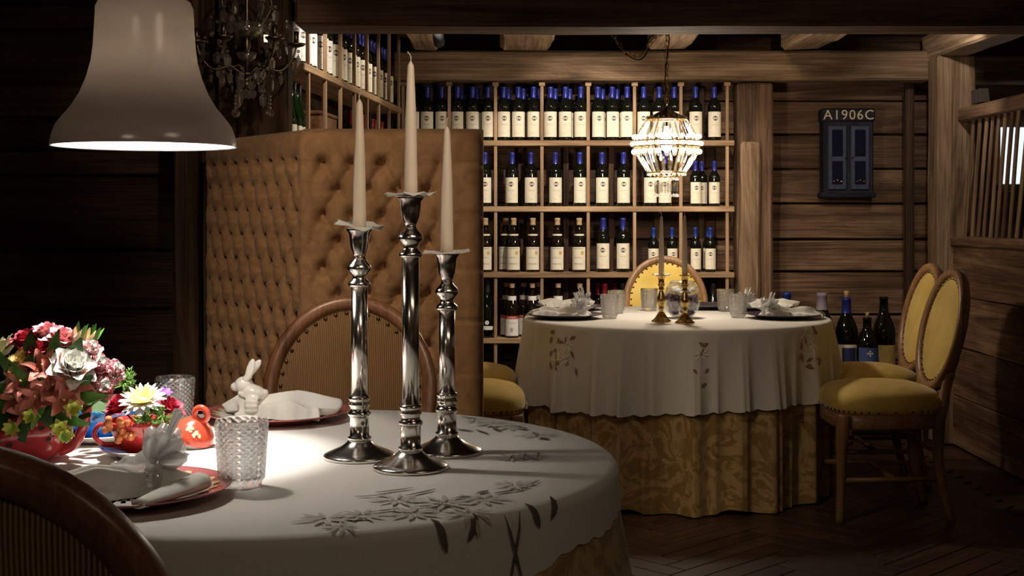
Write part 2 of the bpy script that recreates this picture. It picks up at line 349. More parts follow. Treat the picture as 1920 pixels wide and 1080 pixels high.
wfr = struct(ob('wall_front', box((6.4, .08, 2.4), PLAST, 0, (0, -1.6, 1.2)))); wfr['label'] = 'warm plaster wall of the front room'
wrs = struct(ob('wall_right_front', box((.08, 4.4, 2.4), PLAST, 0, (2.75, .55, 1.2)))); wrs['label'] = 'plaster side wall of the front room'
# right partition: boarded dado, ledge, slatted screen above
RX = 2.35
wr = struct(ob('wall_right', box((.06, 4.4, 1.06), DARK['y'], 0, (RX+.07, 4.95, .53)))); wr['label'] = 'low boarded partition wall on the right'
rz_ = [0, .27, .53, .80, 1.06]
for i in range(4):
    for y0, y1 in ((2.8, 5.2), (5.2, 7.12)):
        ob('plank', box((.04, y1-y0-.004, rz_[i+1]-rz_[i]-.006), OLD['y'], .004, cuts=10, amp=.005, seed=i+40+y0), wr, None, (RX+.022, (y0+y1)/2, (rz_[i]+rz_[i+1])/2))
trim_i = [0]
def timber(label, size, loc, mat, rot=(0, 0, 0), amp=.007, cuts=14, bev=.012, cat='beam'):
    trim_i[0] += 1
    o = ob('trim_%d' % trim_i[0], box(size, mat, bev, cuts=cuts, amp=amp, seed=trim_i[0]*1.7), None, None, loc, rot)
    return struct(o, label)
timber('old ledge board capping the low right partition', (.13, 4.3, .055), (RX+.055, 4.97, 1.087), OLD['y'])
timber('split square oak post between the back wall and slatted screen', (.205, .17, 2.08), (2.375, 7.06, 1.04), PALE['z'], bev=.01)
timber('narrow dark upright trim where back wall meets the oak post', (.05, .06, 2.0), (2.235, 7.36, 1.0), BROWN['z'], amp=.002)
timber('long grained tie beam above the wine rack', (3.02, .20, .16), (.80, 7.26, 2.05), PALE['x'])
timber('tie beam continuing beyond the oak post', (1.2, .14, .16), (3.1, 7.5, 2.06), PALE['x'])
timber('chunky weathered post at the right end of the wine rack', (.20, .16, 1.96), (1.345, 7.30, .98), OLD['z'], amp=.012)
timber('rough bracket timber fixed to the post beside the rack', (.11, .07, 1.62), (1.305, 7.185, .82), PALE['z'], amp=.014)
timber('huge dark lintel beam spanning the opening', (4.6, .24, .34), (1.50, 4.92, 2.09), OLD['x'], amp=.006)
timber('broad dark post of vertical timber behind the hanging crystal fixture', (.36, .10, 2.26), (-1.0, 4.83, 1.13), BROWN['z'], amp=.008)
timber('slim dark post at the left end of the tufted booth', (.09, .08, 2.26), (-1.172, 4.72, 1.13), BROWN['z'], amp=.003)
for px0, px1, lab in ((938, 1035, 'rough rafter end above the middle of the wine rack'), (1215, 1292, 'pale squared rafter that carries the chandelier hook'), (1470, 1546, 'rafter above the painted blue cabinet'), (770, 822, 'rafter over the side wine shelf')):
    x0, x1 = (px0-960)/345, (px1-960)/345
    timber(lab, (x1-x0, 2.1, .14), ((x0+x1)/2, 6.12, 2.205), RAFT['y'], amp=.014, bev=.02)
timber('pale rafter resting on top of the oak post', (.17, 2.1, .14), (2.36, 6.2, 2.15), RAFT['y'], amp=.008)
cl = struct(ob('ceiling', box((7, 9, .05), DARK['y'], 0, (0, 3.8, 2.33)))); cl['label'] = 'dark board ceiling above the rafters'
for i in range(20):
    ob('board', box((.195, 2.5, .02), BROWN['y'], .003), cl, None, (-.95+i*.2, 6.2, 2.291))
for px, lab in ((640, 'first'), (668, 'second'), (692, 'third')):
    pass
# room beyond the partition
wf = struct(ob('wall_far', box((1.6, .06, 2.3), BROWN['x'], 0, (3.25, 7.68, 1.15)))); wf['label'] = 'boarded wall of the room beyond the slats'
win = struct(ob('window_1', None)); win.location = (3.22, 7.62, 1.575); win['label'] = 'bright daylight window seen between the slats'
ob('pane', box((.76, .008, .33), SKYP, 0), win)
for dx in (-.4, .4): ob('window_frame', box((.045, .04, .42), OLD['z'], .004), win, None, (dx, 0, 0))
for dz in (-.19, .19): ob('window_frame', box((.84, .04, .045), OLD['x'], .004), win, None, (0, 0, dz))
timber('old shelf board beneath the far window', (.9, .2, .03), (3.05, 7.52, .98), OLD['x'], amp=.002)
# slatted screen
scr = thing('slat_screen', 'leaning weathered slats under a top rail above the right partition', 'screen', (RX+.06, 6.2, 1.115))
def zr(y): return 1.735-1.115
ob('top_rail', box((.06, 2.2, .072), OLD['y'], .008, cuts=12, amp=.004, seed=3), scr, None, (0, -.20, .645))
for i in range(21):
    y = .74-i*.088+R.uniform(-.01, .01); lean = .13+R.uniform(-.02, .02)
    me = box((.010, .030+R.random()*.008, .63), PALE['z'] if i % 3 else OLD['z'], .003, cuts=6, amp=.002, seed=i)
    ob('slat', me, scr, None, (.0, y-lean/2, .306), (math.atan(lean/.61), 0, 0))
for i in range(3):
    b_ = ob('slate_tile', box((.05, .012, .075), FRAMEB, .002), None, None, (RX+.06, 6.78-i*.055, 1.8385), (math.radians(-16), 0, 0))
    tag(b_, 'small dark tile leaning on the top rail of the slats', 'tile', 'dark tiles on the slat rail')
# ------------------------------------------------------------------ wine rack
RY = 7.22; SR = F/RY
rack = thing('wine_rack', 'open pine wine rack with many cubbies on the back wall', 'wine rack', (0, 0, 0))
SZ = [1.626, 1.261, .896, .532, .170]
for z in SZ: ob('shelf', box((1.86, .20, .030), PINE['x'], .003), rack, None, (.30, RY+.10, z))
DX = [-.604+.2565*i for i in range(8)]
tops = [1.965]+[z-.015 for z in SZ[:-1]]
for j, z in enumerate(SZ):
    for i, x in enumerate(DX):
        zt = tops[j]; zb = z+.015; h = zt-zb
        ob('divider', box((.018, .018, h), PINE['z'], .002), rack, None, (x, RY+.018, zb+h/2))
        if j == 0: ob('divider_cap', box((.034, .03, .022), PINE['x'], .002), rack, None, (x, RY+.016, zt-.012))
for x in DX[:-1]:
    ob('back_batten', box((.03, .025, 1.80), BROWN['z'], .003), rack, None, (x+.14, RY+.19, 1.05))
for x in (-.6, 1.2): ob('foot', box((.03, .18, .155), PINE['z'], .003), rack, None, (x, RY+.10, .0775))
# side shelf along the alcove wall
A0 = Vector((-.90, 5.05, 0)); A1 = Vector((-.70, 7.20, 0))
sd = (A1-A0).normalized(); rzs = math.atan2(sd.y, sd.x); Ls = (A1-A0).length; mids = (A0+A1)/2
side = thing('side_wine_shelf', 'long pine wine shelf running along the left alcove wall', 'wine rack', (0, 0, 0))
ZS = 1.815
for z in (ZS, 1.43): ob('shelf', box((Ls, .20, .030), PINE['x'], .003), side, None, (mids.x, mids.y, z-.015), (0, 0, rzs))
nrm = Vector((sd.y, -sd.x, 0))
for i in range(8):
    p = A0+sd*(.10+i*.285)+nrm*.088
    if p.y > 7.16: continue
    ob('divider', box((.016, .016, .42), PINE['z'], .002), side, None, (p.x, p.y, ZS+.21), (0, 0, rzs))
    ob('divider', box((.016, .016, .355), PINE['z'], .002), side, None, (p.x, p.y, 1.43+.1775), (0, 0, rzs))
    if i > 2:
        q = p-nrm*.01
        ob('peg', tube([(0, 0, 0), (.16, 0, 0)], .014, PINE['x'], 8), side, None, (q.x, q.y, ZS+.40-.0*i))
for t_ in (.05, Ls-.05):
    p = A0+sd*t_-nrm*.085
    ob('upright', box((.03, .03, 2.05), BROWN['z'], .003), side, None, (p.x, p.y, 1.14))
# ------------------------------------------------------------------ bottles
BORD = [(0, 0), (.034, 0), (.0375, .004), (.0375, .186), (.0362, .198), (.029, .213), (.019, .228), (.0150, .242), (.0143, .286), (.0158, .288), (.0158, .297), (.0142, .301), (0, .301)]
BURG = [(0, 0), (.036, 0), (.0395, .004), (.0395, .150), (.037, .172), (.030, .198), (.021, .222), (.0160, .245), (.0145, .286), (.0160, .288), (.0160, .297), (.0142, .301), (0, .301)]
FLUT = [(0, 0), (.034, 0), (.037, .004), (.037, .155), (.034, .175), (.027, .205), (.019, .245), (.0150, .28), (.0143, .308), (.0158, .31), (.0158, .319), (.014, .323), (0, .323)]
def patch(r, z0, z1, half, mat, n=10):
    vs, fs = [], []
    for z in (z0, z1):
        for i in range(n+1):
            a = -PI/2-half+2*half*i/n; vs.append((r*math.cos(a), r*math.sin(a), z))
    for i in range(n): fs.append((i, i+1, n+2+i, n+1+i))
    return mk(vs, fs, mat)
def bend(me, r, z):
    for v in me.vertices:
        a = -PI/2+v.co.x/r; zz = z+v.co.y; v.co = (r*math.cos(a), r*math.sin(a), zz)
    return me
def emblem(r, z, rad, mat, star=None):
    n = 16; vs = [(0, 0, 0)]; fs = []
    for i in range(n):
        q = rad if star is None else (rad if i % 2 == 0 else rad*star); a = 2*PI*i/n; vs.append((q*math.cos(a), q*math.sin(a), 0))
    for i in range(n): fs.append((0, 1+i, 1+(i+1) % n))
    return bend(mk(vs, fs, mat), r, z)
def capsule(prof, z0, mat, n=18, g=.0007):
    pts = [(r+g, z) for r, z in prof if z >= z0 and r > 0]
    rs = None
    for (r0, a), (r1, b) in zip(prof, prof[1:]):
        if a <= z0 <= b and b > a: rs = r0+(r1-r0)*(z0-a)/(b-a)
    pts = [((rs or pts[0][0])+g, z0)]+pts+[(0, prof[-1][1]+g)]
    return lathe(pts, n, mat, cap=False)
def bottle(style):
    o = bpy.data.objects.new('wine_bottle', None); o.empty_display_size = .03; link(o)
    if style in ('sun', 'sunwhite', 'sunteal'):
        ob('glass_body', lathe(BORD, 24, GGREEN if style == 'sunwhite' else GDARK), o)
        ob('capsule', capsule(BORD, .238, CTEAL if style == 'sunteal' else CBLUE), o)
        lb = ob('label', patch(.0379, .020, .160, 1.18, LWHITE if style == 'sunwhite' else LCREAM, 12), o)
        ob('emblem', emblem(.0381, .123, .0135, INKB), lb); ob('emblem_star', emblem(.0390, .123, .0078, INKO, .6), lb)
        ob('lettering', bend(text_mesh('SASSICAIA', .0082, INKG), .0382, .088), lb)
        ob('lettering', bend(text_mesh('1998', .0055, INKG), .0382, .070), lb)
        ob('lettering', bend(text_mesh('BOLGHERI', .0042, INKG), .0382, .040), lb)
    elif style == 'barolo':
        ob('glass_body', lathe(BURG, 24, GBROWN), o); ob('capsule', capsule(BURG, .262, CCORK), o)
        ob('neck_label', patch(.0283, .198, .212, 1.3, LCREAM), o)
        lb = ob('label', patch(.0399, .014, .140, 1.15, LCREAM, 12), o)
        ob('lettering', bend(text_mesh('CONTERNO', .0105, INKK), .0401, .131), lb)
        ob('lettering', bend(text_mesh('BAROLO', .013, INKG), .0401, .080), lb)
        ob('lettering', bend(text_mesh('Monfortino', .0118, INKK, 0, 2, 'CENTER', .95), .0401, .047), lb)
        cr = emblem(.0401, .107, .0125, INKO, .75)
        for v in cr.vertices:
            x, y = v.co.x, v.co.y; a = .55; v.co.x, v.co.y = x*math.cos(a)-y*math.sin(a), x*math.sin(a)+y*math.cos(a)
        ob('crest', cr, lb)
    elif style == 'barolored':
        ob('glass_body', lathe(BURG, 24, GBROWN), o); ob('capsule', capsule(BURG, .278, CCORK), o)
        lb = ob('label', patch(.0399, .012, .105, 1.15, LWHITE, 12), o)
        bd = ob('label_band', patch(.0400, .105, .122, 1.15, INKR, 12), o)
        ob('lettering', bend(text_mesh('CONTERNO', .0095, LWHITE), .0402, .1135), bd)
        ob('crest', emblem(.0401, .045, .016, INKG, .6), lb)
        ob('lettering', bend(text_mesh('BAROLO', .012, INKG), .0401, .083), lb)
        nk = ob('neck_label', patch(.0262, .205, .232, 1.2, LWHITE), o); nk.scale = (1, 1, 1)
    elif style == 'dark':
        ob('glass_body', lathe(FLUT, 24, GDARK), o); ob('capsule', capsule(FLUT, .255, CBLK), o)
        ob('label', patch(.0374, .045, .066, 1.1, LWHITE), o); ob('crest', emblem(.0376, .085, .012, LWHITE), o)
    elif style in ('red', 'redgreen'):
        ob('glass_body', lathe(BORD, 24, GDARK if style == 'red' else GGREEN), o); ob('capsule', capsule(BORD, .232, CRED), o); ob('label', patch(.0379, .03, .14, 1.1, LWHITE), o)
    elif style == 'green':
        ob('glass_body', lathe(FLUT, 24, GGREEN), o); ob('capsule', capsule(FLUT, .275, CBLK), o)
        lb = ob('label', patch(.0374, .055, .148, 1.15, LCREAM), o); ob('crest', emblem(.0376, .10, .018, INKG), lb)
    elif style == 'plaindark':
        ob('glass_body', lathe(BORD, 24, GDARK), o); ob('capsule', capsule(BORD, .24, CBLK), o); ob('label', patch(.0379, .03, .14, 1.1, LCREAM), o)
    return o
PROTO = {}
def put(style, loc, label, group, s=1.0, rz=0.0):
    if style not in PROTO: o = PROTO[style] = bottle(style)
    else: o = dup(PROTO[style])
    o.location = loc; o.scale = (s, s, s); o.rotation_euler = (0, 0, rz)
    return tag(o, label, 'bottle', group)
def row(z, items, lab_row, y=RY+.05):
    for px, st, s, desc in items:
        dy = 0
        if px < 0: px = -px; dy = .082
        yy = y+dy; X_ = (px-960)/F*yy; b_ = sum(1 for q in DX if q > X_)-1; bay = ('bay against the post', 'second bay from post', 'third bay from post', 'fourth bay from post', 'fifth bay from post', 'sixth bay from post', 'bay in the corner', 'bay in the corner')[max(0, b_)]
        lb_ = '%s, %s, %s' % (desc, lab_row, bay); put(st, (X_, yy, z+.0151), lb_, lb_, s, R.uniform(-.18, .18))
sun = 'blue-capped bottle with sun emblem'
top = [775, 801, 828, 858, 886, 915, 944, 971.5, 1000, 1032, 1060, 1089, 1121, 1148, 1176, 1207, 1236, 1264, 1304, 1339]
row(SZ[0], [(p, 'sun', 1, sun) for p in top], 'top rack shelf')
row(SZ[0], [(-p, 'sun', 1, 'rear-rank '+sun) for p in (866, 895, 953, 981, 1009, 1041, 1068, 1130, 1157)], 'top rack shelf')
row(SZ[1], [(p, 'sun', 1, sun) for p in (909, 960, 995, 1041, 1087, 1128.5, 1169, 1219, 1247)], 'second rack shelf')
row(SZ[1], [(p, 'sun', .84, 'smaller '+sun) for p in (1304, 1339.5)]+[(-1316, 'sun', .84, 'smaller '+sun)], 'second rack shelf')
bar = 'cork-topped bottle with crested cream label'
row(SZ[2], [(p, 'barolo', 1, bar) for p in (910, 963, 999, 1045, 1086)]+[(-948, 'barolo', 1, bar)]+[(p, 'sun', 1, sun) for p in (1131, 1168)], 'third rack shelf')
row(SZ[2], [(1225.5, 'sunteal', .82, 'small '+sun), (1260, 'sunteal', .82, 'small '+sun), (1304, 'sunteal', .82, 'small '+sun), (1332, 'sunteal', .82, 'small '+sun), (-1328, 'sunteal', .82, 'small '+sun)], 'third rack shelf')
red = 'dark bottle with red-banded white label'
row(SZ[3], [(914, 'dark', 1, 'slim dark bottle with a tiny white label'), (960, 'barolored', 1, red), (998, 'barolored', 1, red), (-950, 'barolored', 1, red), (-982, 'barolored', 1, red), (-1010, 'barolored', 1, red), (1046.5, 'barolored', 1, red), (1087, 'barolored', 1, red), (1134, 'red', 1, 'red-capped dark bottle'), (-1122, 'red', 1, 'red-capped dark bottle'), (-1153, 'red', 1, 'red-capped dark bottle'), (1168, 'plaindark', 1, 'black-capped bottle'), (1337, 'plaindark', 1, 'black-capped bottle')], 'low rack shelf')
# side shelf bottles
i = 0; t_ = .045; slot = 0
while t_ < Ls-.10:
    if min(abs(t_-(.10+k*.285)) for k in range(8)) > .043:
        p = A0+sd*t_+nrm*.035
        st = 'sunwhite' if t_ < .62 else 'sun'
        lab = ('green glass bottle with a bright white label on the side shelf' if st == 'sunwhite' else 'blue-capped bottle on the side shelf, %s bay from the lintel' % ('first', 'second', 'third', 'fourth', 'fifth', 'sixth', 'seventh', 'eighth', 'ninth')[sum(1 for k in range(8) if t_ > .10+k*.285)])
        put(st, (p.x, p.y, ZS+.0002), lab, lab, 1.0, rzs-PI/2+.9)
        t_ += .079
    else: t_ += .012
    if 0 < t_-.10: pass
for k in range(3):
    p = A0+sd*(.05+.095*k*.55)+nrm*(.055-.06*k) if False else A0+sd*(.045+.078*k)+nrm*.02
    if abs(p.y-(A0+sd*.10).y) < .0: continue
    put('green', (p.x+.0, p.y, 1.4302), 'green flute bottle with dark neck under the side shelf', 'green bottles under the side shelf', 1, rzs-PI/2+.7)
bxw = thing('wooden_wine_case', 'small reddish wooden case under the side shelf', 'box', (A0+sd*.53+nrm*.0).to_tuple(), rzs); bxw.location.z = 1.430
ob('case_body', box((.30, .14, .215), CHAIRW['x'], .004, (0, 0, .1075)), bxw); ob('case_lid', box((.31, .15, .015), CHAIRW['x'], .003, (0, 0, .2225)), bxw)
for k in range(10):
    t_ = 1.14+k*.083
    if min(abs(t_-(.10+j*.285)) for j in range(8)) < .028: t_ += .03
    p = A0+sd*t_+nrm*.03
    st = ('red', 'redgreen', 'green')[k % 3] if k % 4 else 'redgreen'
    lab = {'red': 'dark bottle with red cap far under the side shelf', 'redgreen': 'green bottle with red cap far under the side shelf', 'green': 'plain green bottle far under the side shelf'}[st]
    put(st, (p.x, p.y, 1.4302), lab, lab, .97, rzs-PI/2+.7)
put('plaindark', (2.98, 7.5, .9955), 'lone dark bottle beyond the slatted screen', 'bottle beyond slats')
# big bottles on a low bench in the right corner
bench = thing('low_bench', 'low wooden bench carrying the large bottles by the back wall', 'bench', (1.80, 7.12, 0))
ob('bench_top', box((.86, .36, .035), OAKC['x'], .005, (0, 0, .372)), bench)
for sx in (-.38, .0, .38):
    for sy in (-.14, .14): ob('leg', lathe([(.018, 0), (.022, .03), (.016, .06), (.024, .12), (.02, .2), (.026, .30), (.026, .355)], 10, CHAIRW['z']), bench, None, (sx, sy, 0))
ob('rail', box((.80, .03, .05), OAKC['x'], .004, (0, -.14, .33)), bench)
ob('rail', box((.80, .03, .05), OAKC['x'], .004, (0, .14, .33)), bench)
def bigbottle(px, ytop, d, prof, s_h, gm, label, cork=None, foil=None, lab=None, emb=None):
    h = EYE-(ytop-HOR)/F*d-.39; k = h/(.301+(.03 if cork else 0)); o = thing('large_wine_bottle', label, 'bottle', ((px-960)/F*d, d, .3896))
    def sc_(p): return [(r*k*s_h, z*k) for r, z in p]
    pr = sc_(prof); ob('glass_body', lathe(pr, 28, gm), o)
    if foil: ob('capsule', capsule(pr, .236*k, foil), o)
    if cork: ob('cork', lathe([(.009*k, .301*k), (.0105*k, .331*k), (0, .331*k)], 12, CCORK), o)
    if lab:
        r = pr[3][0]+.0006; l = ob('label', patch(r, .02*k, lab[1]*k, 1.1, lab[0], 12), o)
        if emb == 'frame': ob('label_panel', patch(r+.0005, .03*k, (lab[1]-.013)*k, .62, INKB, 8), l)
        if emb == 'cross':
            for dx, dz in ((0, 0), (.012, 0), (-.012, 0), (0, .012), (0, -.012)): ob('emblem', emblem(r+.0006, (lab[1]-.032)*k+dz*k, .006*k, LCREAM, .7), l).rotation_euler = (0, 0, dx*k/r)
    return o
bigbottle(1475, 548, 7.14, BORD, 1.1, GDARK, 'blue-topped bottle half hidden behind the napkin and table', foil=CTEAL)
bigbottle(1541, 549, 7.06, BURG, 1.30, GGREEN if False else GDARK, 'violet-capped large bottle with a dark blue label on bench', foil=CPUR, lab=(LBLUE, .16))
bigbottle(1587, 545, 7.15, BURG, 1.24, GDARK, 'large bottle with bright blue collar and bare cork on bench', cork=1, foil=CBLUE, lab=(LCREAM, .105), emb='frame')
bigbottle(1626, 585, 7.03, BURG, 1.55, GDARK, 'squat corked bottle with a blue cross label on bench', cork=1, lab=(LBLUE, .135), emb='cross')
bigbottle(1657, 556, 7.17, BURG, 1.20, GDARK, 'tall black-topped bottle with a yellow label on bench', lab=(LYEL, .10))
bigbottle(1692, 640, 7.08, BORD, 1.4, GDARK, 'short dark bottle at the chair-side end of the bench', lab=(LCREAM, .14))
# painted cabinet on the back wall
D = BACKY-.005; cb = thing('wall_cabinet', 'small blue-painted two-door wall cabinet marked A1906C', 'cabinet', P(1587, 288, D-.05).to_tuple())
ob('cabinet_body', box((.285, .09, .48), BLUEW['z'], .006, (0, .006, 0)), cb)
ob('cornice', box((.30, .10, .075), BLUEW['x'], .008, (0, 0, .215)), cb); ob('sill', box((.31, .11, .03), BLUEW['x'], .006, (0, 0, -.235)), cb)
for sx in (-1, 1):
    dr = ob('door', box((.105, .014, .36), BLUEP, .004), cb, None, (sx*.064, -.046, -.025))
    for dz, hh in ((.082, .15), (-.085, .13)): ob('pane', box((.060, .006, hh), PANED, .001), dr, None, (0, -.007, dz))
    ob('door_knob', lathe([(.004, 0), (.006, .006), (0, .01)], 8, BRASS), dr, None, (-sx*.045, -.008, 0), (PI/2, 0, 0))
    for q in range(3): ob('carved_spray', lathe([(0, 0), (.006, .006), (.003, .014), (0, .02)], 6, BRASS), dr, None, (-.014+q*.014, -.012, -.142+.004*(q == 1)), (.25, (q-1)*.7, 0))
ob('lettering', text_mesh('A1906C', .078, LETTER, .0015, 3, 'CENTER', 1.12), cb, None, (0, -.0525, .213), (PI/2, 0, 0))
# spotlight fixture behind the lintel
sp = thing('ceiling_spotlight', 'small black spotlight fixed below the ceiling behind the lintel', 'spotlight', P(822, 62, 6.4).to_tuple())
ob('bracket', box((.03, .03, .06), BLACK, .003, (0, 0, .035)), sp); ob('housing', tube([(0, -.03, -.01), (0, .06, -.04)], .028, BLACK, 14), sp)
# ------------------------------------------------------------------ tufted booth
booth = thing('tufted_booth', 'tan button-tufted high-back booth behind the striped chair', 'booth', (0, 0, 0))
BT = 1.492
def tuft_panel(name, org, du, W, zrows, cols_fn, border_u, thick=.10, step=.0075):
    du = Vector(du).normalized(); nv = Vector((du.y, -du.x, 0))
    if nv.dot(Vector((0, -1, 0))) < 0: nv = -nv
    nu, nz = int(W/step), int(BT/step*.8); vs, fs = [], []; A, B = .0925, .161; r = .05
    def hgt(u, z):
        a = (u-cols_fn)/A; b = (z-zrows)/B; p = a+b; q = a-b
        tuft = 1.0
        if border_u[0] < u < border_u[1] and z < zrows+.04:
            fu, fv = abs(math.sin(PI*p)), abs(math.sin(PI*q))
            pil = (fu*fv)**.38
            pp, qq = round(p), round(q); uu = (pp+qq)/2*A+cols_fn; zz = (pp-qq)/2*B+zrows
            d = math.hypot(u-uu, (z-zz)); dim = math.exp(-(d/.017)**2)
            ang_ = math.atan2(z-zz, u-uu); wr_ = .0018*math.sin(ang_*9+3*noise.noise(Vector((uu*40, zz*40, 0))))*math.exp(-((d-.022)/.016)**2)
            edge = min(1, (u-border_u[0])/.03, (border_u[1]-u)/.03, (zrows+.04-z)/.03)
            tuft = 1-edge*(1-pil)*.55-edge*dim*.75; tuft += wr_*60*edge*1.3
            h = .030-.044*(1-tuft)
        else:
            h = .030+.0022*noise.noise(Vector((u*14, z*40, 1)))
            zz = zrows-round((zrows-z)/B)*B
            if z < zrows+.04: h -= .007*math.exp(-((z-zz)/.0035)**2)
        h += .0022*noise.noise(Vector((u*35, z*22, 5)))
        return h
    for j in range(nz+1):
        z = .02+(BT-.02)*j/nz
        for i in range(nu+1):
            u = W*i/nu; w_ = thick-.03+hgt(u, z)
            dd = min(BT-z, W-u if W-u < BT-z else BT-z)
            for e_ in (BT-z, W-u):
                if e_ < r: w_ -= r-math.sqrt(max(0, r*r-(r-e_)**2))
            dr = 0
            if BT-z < .03: w_ += .003*noise.noise(Vector((u*60, 0, 2)))
            p = Vector(org)+du*u+nv*max(w_-thick, -thick)+Vector((0, 0, z)); vs.append(p)
    for j in range(nz):
        for i in range(nu):
            a = j*(nu+1)+i; fs.append((a, a+1, a+nu+2, a+nu+1))
    base = len(vs)
    for u, z in ((0, .02), (W, .02), (W, BT), (0, BT)): vs.append(Vector(org)+du*u-nv*(thick+.03)+Vector((0, 0, z)))
    top_ = [nz*(nu+1)+i for i in range(nu+1)]; rt = [j*(nu+1)+nu for j in range(nz+1)]; lf = [j*(nu+1) for j in range(nz+1)]
    fs.append(tuple([base+3]+top_+[base+2])); fs.append(tuple([base+1]+rt+[base+2])); fs.append(tuple([base]+lf+[base+3])); fs.append((base, base+1, base+2, base+3))
    o = ob(name, mk(vs, fs, SOFA), booth)
    bt = lathe([(0, -.004), (.007, -.002), (.008, .001), (.005, .004), (0, .005)], 10, SOFA)
    k = 0
    for rr in range(18):
        z = zrows-rr*B/2
        if z < .45: break
        u = cols_fn+(A/2 if rr % 2 else 0)
        while u-A > border_u[0]+.02: u -= A
        while u < border_u[1]-.015:
            if u > border_u[0]+.015:
                b = ob('button', bt, o); p = Vector(org)+du*u+nv*(hgt(u, z)-.03+.001)+Vector((0, 0, z)); orient(b, p, nv)
            u += A
    return o
CORN = (-.645, 4.0, 0)
tuft_panel('front_panel', CORN, (1, 0, 0), .555, 1.382, .062, (.02, .44))
tuft_panel('side_panel', CORN, (-.479, .68, 0), .80, 1.382, .062, (.012, .79))
ob('plinth', box((.50, .08, .04), DARK['x'], .003, (-.36, 4.06, .02)), booth)
# ------------------------------------------------------------------ cloths
def cloth(R0, zt, drop, folds, dents=(), flare=.03, rim=.014, nth=240, nd_=36, base_amp=1.0, growth=1.3, scallop=0, off=0.0, ntop=10, seedp=0.0):
    def S(th, rho, lift=0.0):
        Re = R0-rim; L = rho-Re
        if L <= 0: return Vector((rho*math.cos(th), rho*math.sin(th), zt+off+lift)), Vector((0, 0, 1))
        arc = rim*PI/2
        if L < arc:
            q = L/rim; rr = Re+(rim+off)*math.sin(q); z = zt-rim+(rim+off)*math.cos(q); nn = Vector((math.cos(th)*math.sin(q), math.sin(th)*math.sin(q), math.cos(q)))
        else:
            t = L-arc; fd = sum(a*(math.sin(k*th+ph) if k < 9 else 2.2*(1-abs(math.sin(k*th*.5+ph)))**2-.8) for a, k, ph in folds)*base_amp
            g = min(1, t/.34); rr = R0+off+flare*g+fd*(t/.34)**growth*(1 if t < .34 else (.34/t)**(growth*.75)); z = zt-rim-t
            for (t0, hw, dp, zs_) in dents:
                dd_ = abs(math.atan2(math.sin(th-t0), math.cos(th-t0)))
                if dd_ < hw: rr -= dp*(.5+.5*math.cos(PI*dd_/hw))*min(1, max(0, (t-zs_)/.12))
            nn = Vector((math.cos(th), math.sin(th), .05)).normalized()
        return Vector((rr*math.cos(th), rr*math.sin(th), z))+nn*lift, nn
    vs, fs = [], []
    for j in range(nd_+1):
        for i in range(nth):
            th = 2*PI*i/nth; L = drop(th)+(scallop*abs(math.sin(th*scallop_n)) if scallop else 0)
            if j <= ntop: rho = (R0-rim)*(j/ntop)
            elif j <= ntop+4: rho = R0-rim+rim*PI/2*(j-ntop)/4
            else: rho = R0-rim+rim*PI/2+L*(j-ntop-4)/(nd_-ntop-4)
            vs.append(S(th, max(rho, 1e-4))[0])
    for j in range(nd_):
        for i in range(nth):
            k = (i+1) % nth; fs.append((j*nth+i, j*nth+k, (j+1)*nth+k, (j+1)*nth+i))
    return mk(vs, fs), S
scallop_n = 34
def folds(seed, amps):
    r = random.Random(seed); return [(a, k, r.uniform(0, 6.28)) for a, k in amps]
FT = Vector((.75, 5.98, 0)); NT = Vector((-.43, 2.49, 0))
ff = folds(5, [(.010, 7), (.022, 14), (.020, 22), (.012, 34)])
DF = [(0, .30, .10, .12), (PI, .30, .10, .12)]; DN = [(PI/2, .45, .13, .10)]
me, _ = cloth(.690, .755, lambda th: .735-.02*max(0, math.sin(9*th+1))**2, ff, DF, .006, nth=480, nd_=50, growth=.85, base_amp=.75)
o = tag(ob('floor_length_tablecloth', me, None, GOLD, FT), 'gold damask floor-length cloth under the white one, near wine rack', 'tablecloth')
me, SF = cloth(.695, .758, lambda th: .325+.018*math.sin(2*th+.4), ff, (), .024, nth=720, nd_=44, scallop=.008, growth=.85, off=.004)
scallop_n = 34
fcl = tag(ob('scalloped_tablecloth', me, None, LINEN, FT), 'white scalloped embroidered cloth on the table near the wine rack', 'tablecloth')
nf = folds(11, [(.006, 5), (.007, 10), (.005, 16)])
me, _ = cloth(.622, .755, lambda th: .735, nf, DN, .055, nth=300, nd_=44)
tag(ob('floor_length_tablecloth', me, None, GOLD, NT), 'amber floor-length cloth showing beneath the near white cloth', 'tablecloth')
def ndrop(th):
    a = math.degrees(math.atan2(math.sin(th), math.cos(th)))
    return .062+.025*math.sin(math.radians(a*4+20))+.17*(1-math.cos(math.radians(a)))/2*1.6+.02*max(0, 1-abs(a+22)/14)
me, SN = cloth(.627, .758, ndrop, nf, DN, .020, nth=480, nd_=40, scallop=.006, off=.004)
ncl = tag(ob('embroidered_tablecloth', me, None, LINEN, NT), 'white cloth with dark floral embroidery, under the silver candlesticks', 'tablecloth')
ZT = .7622
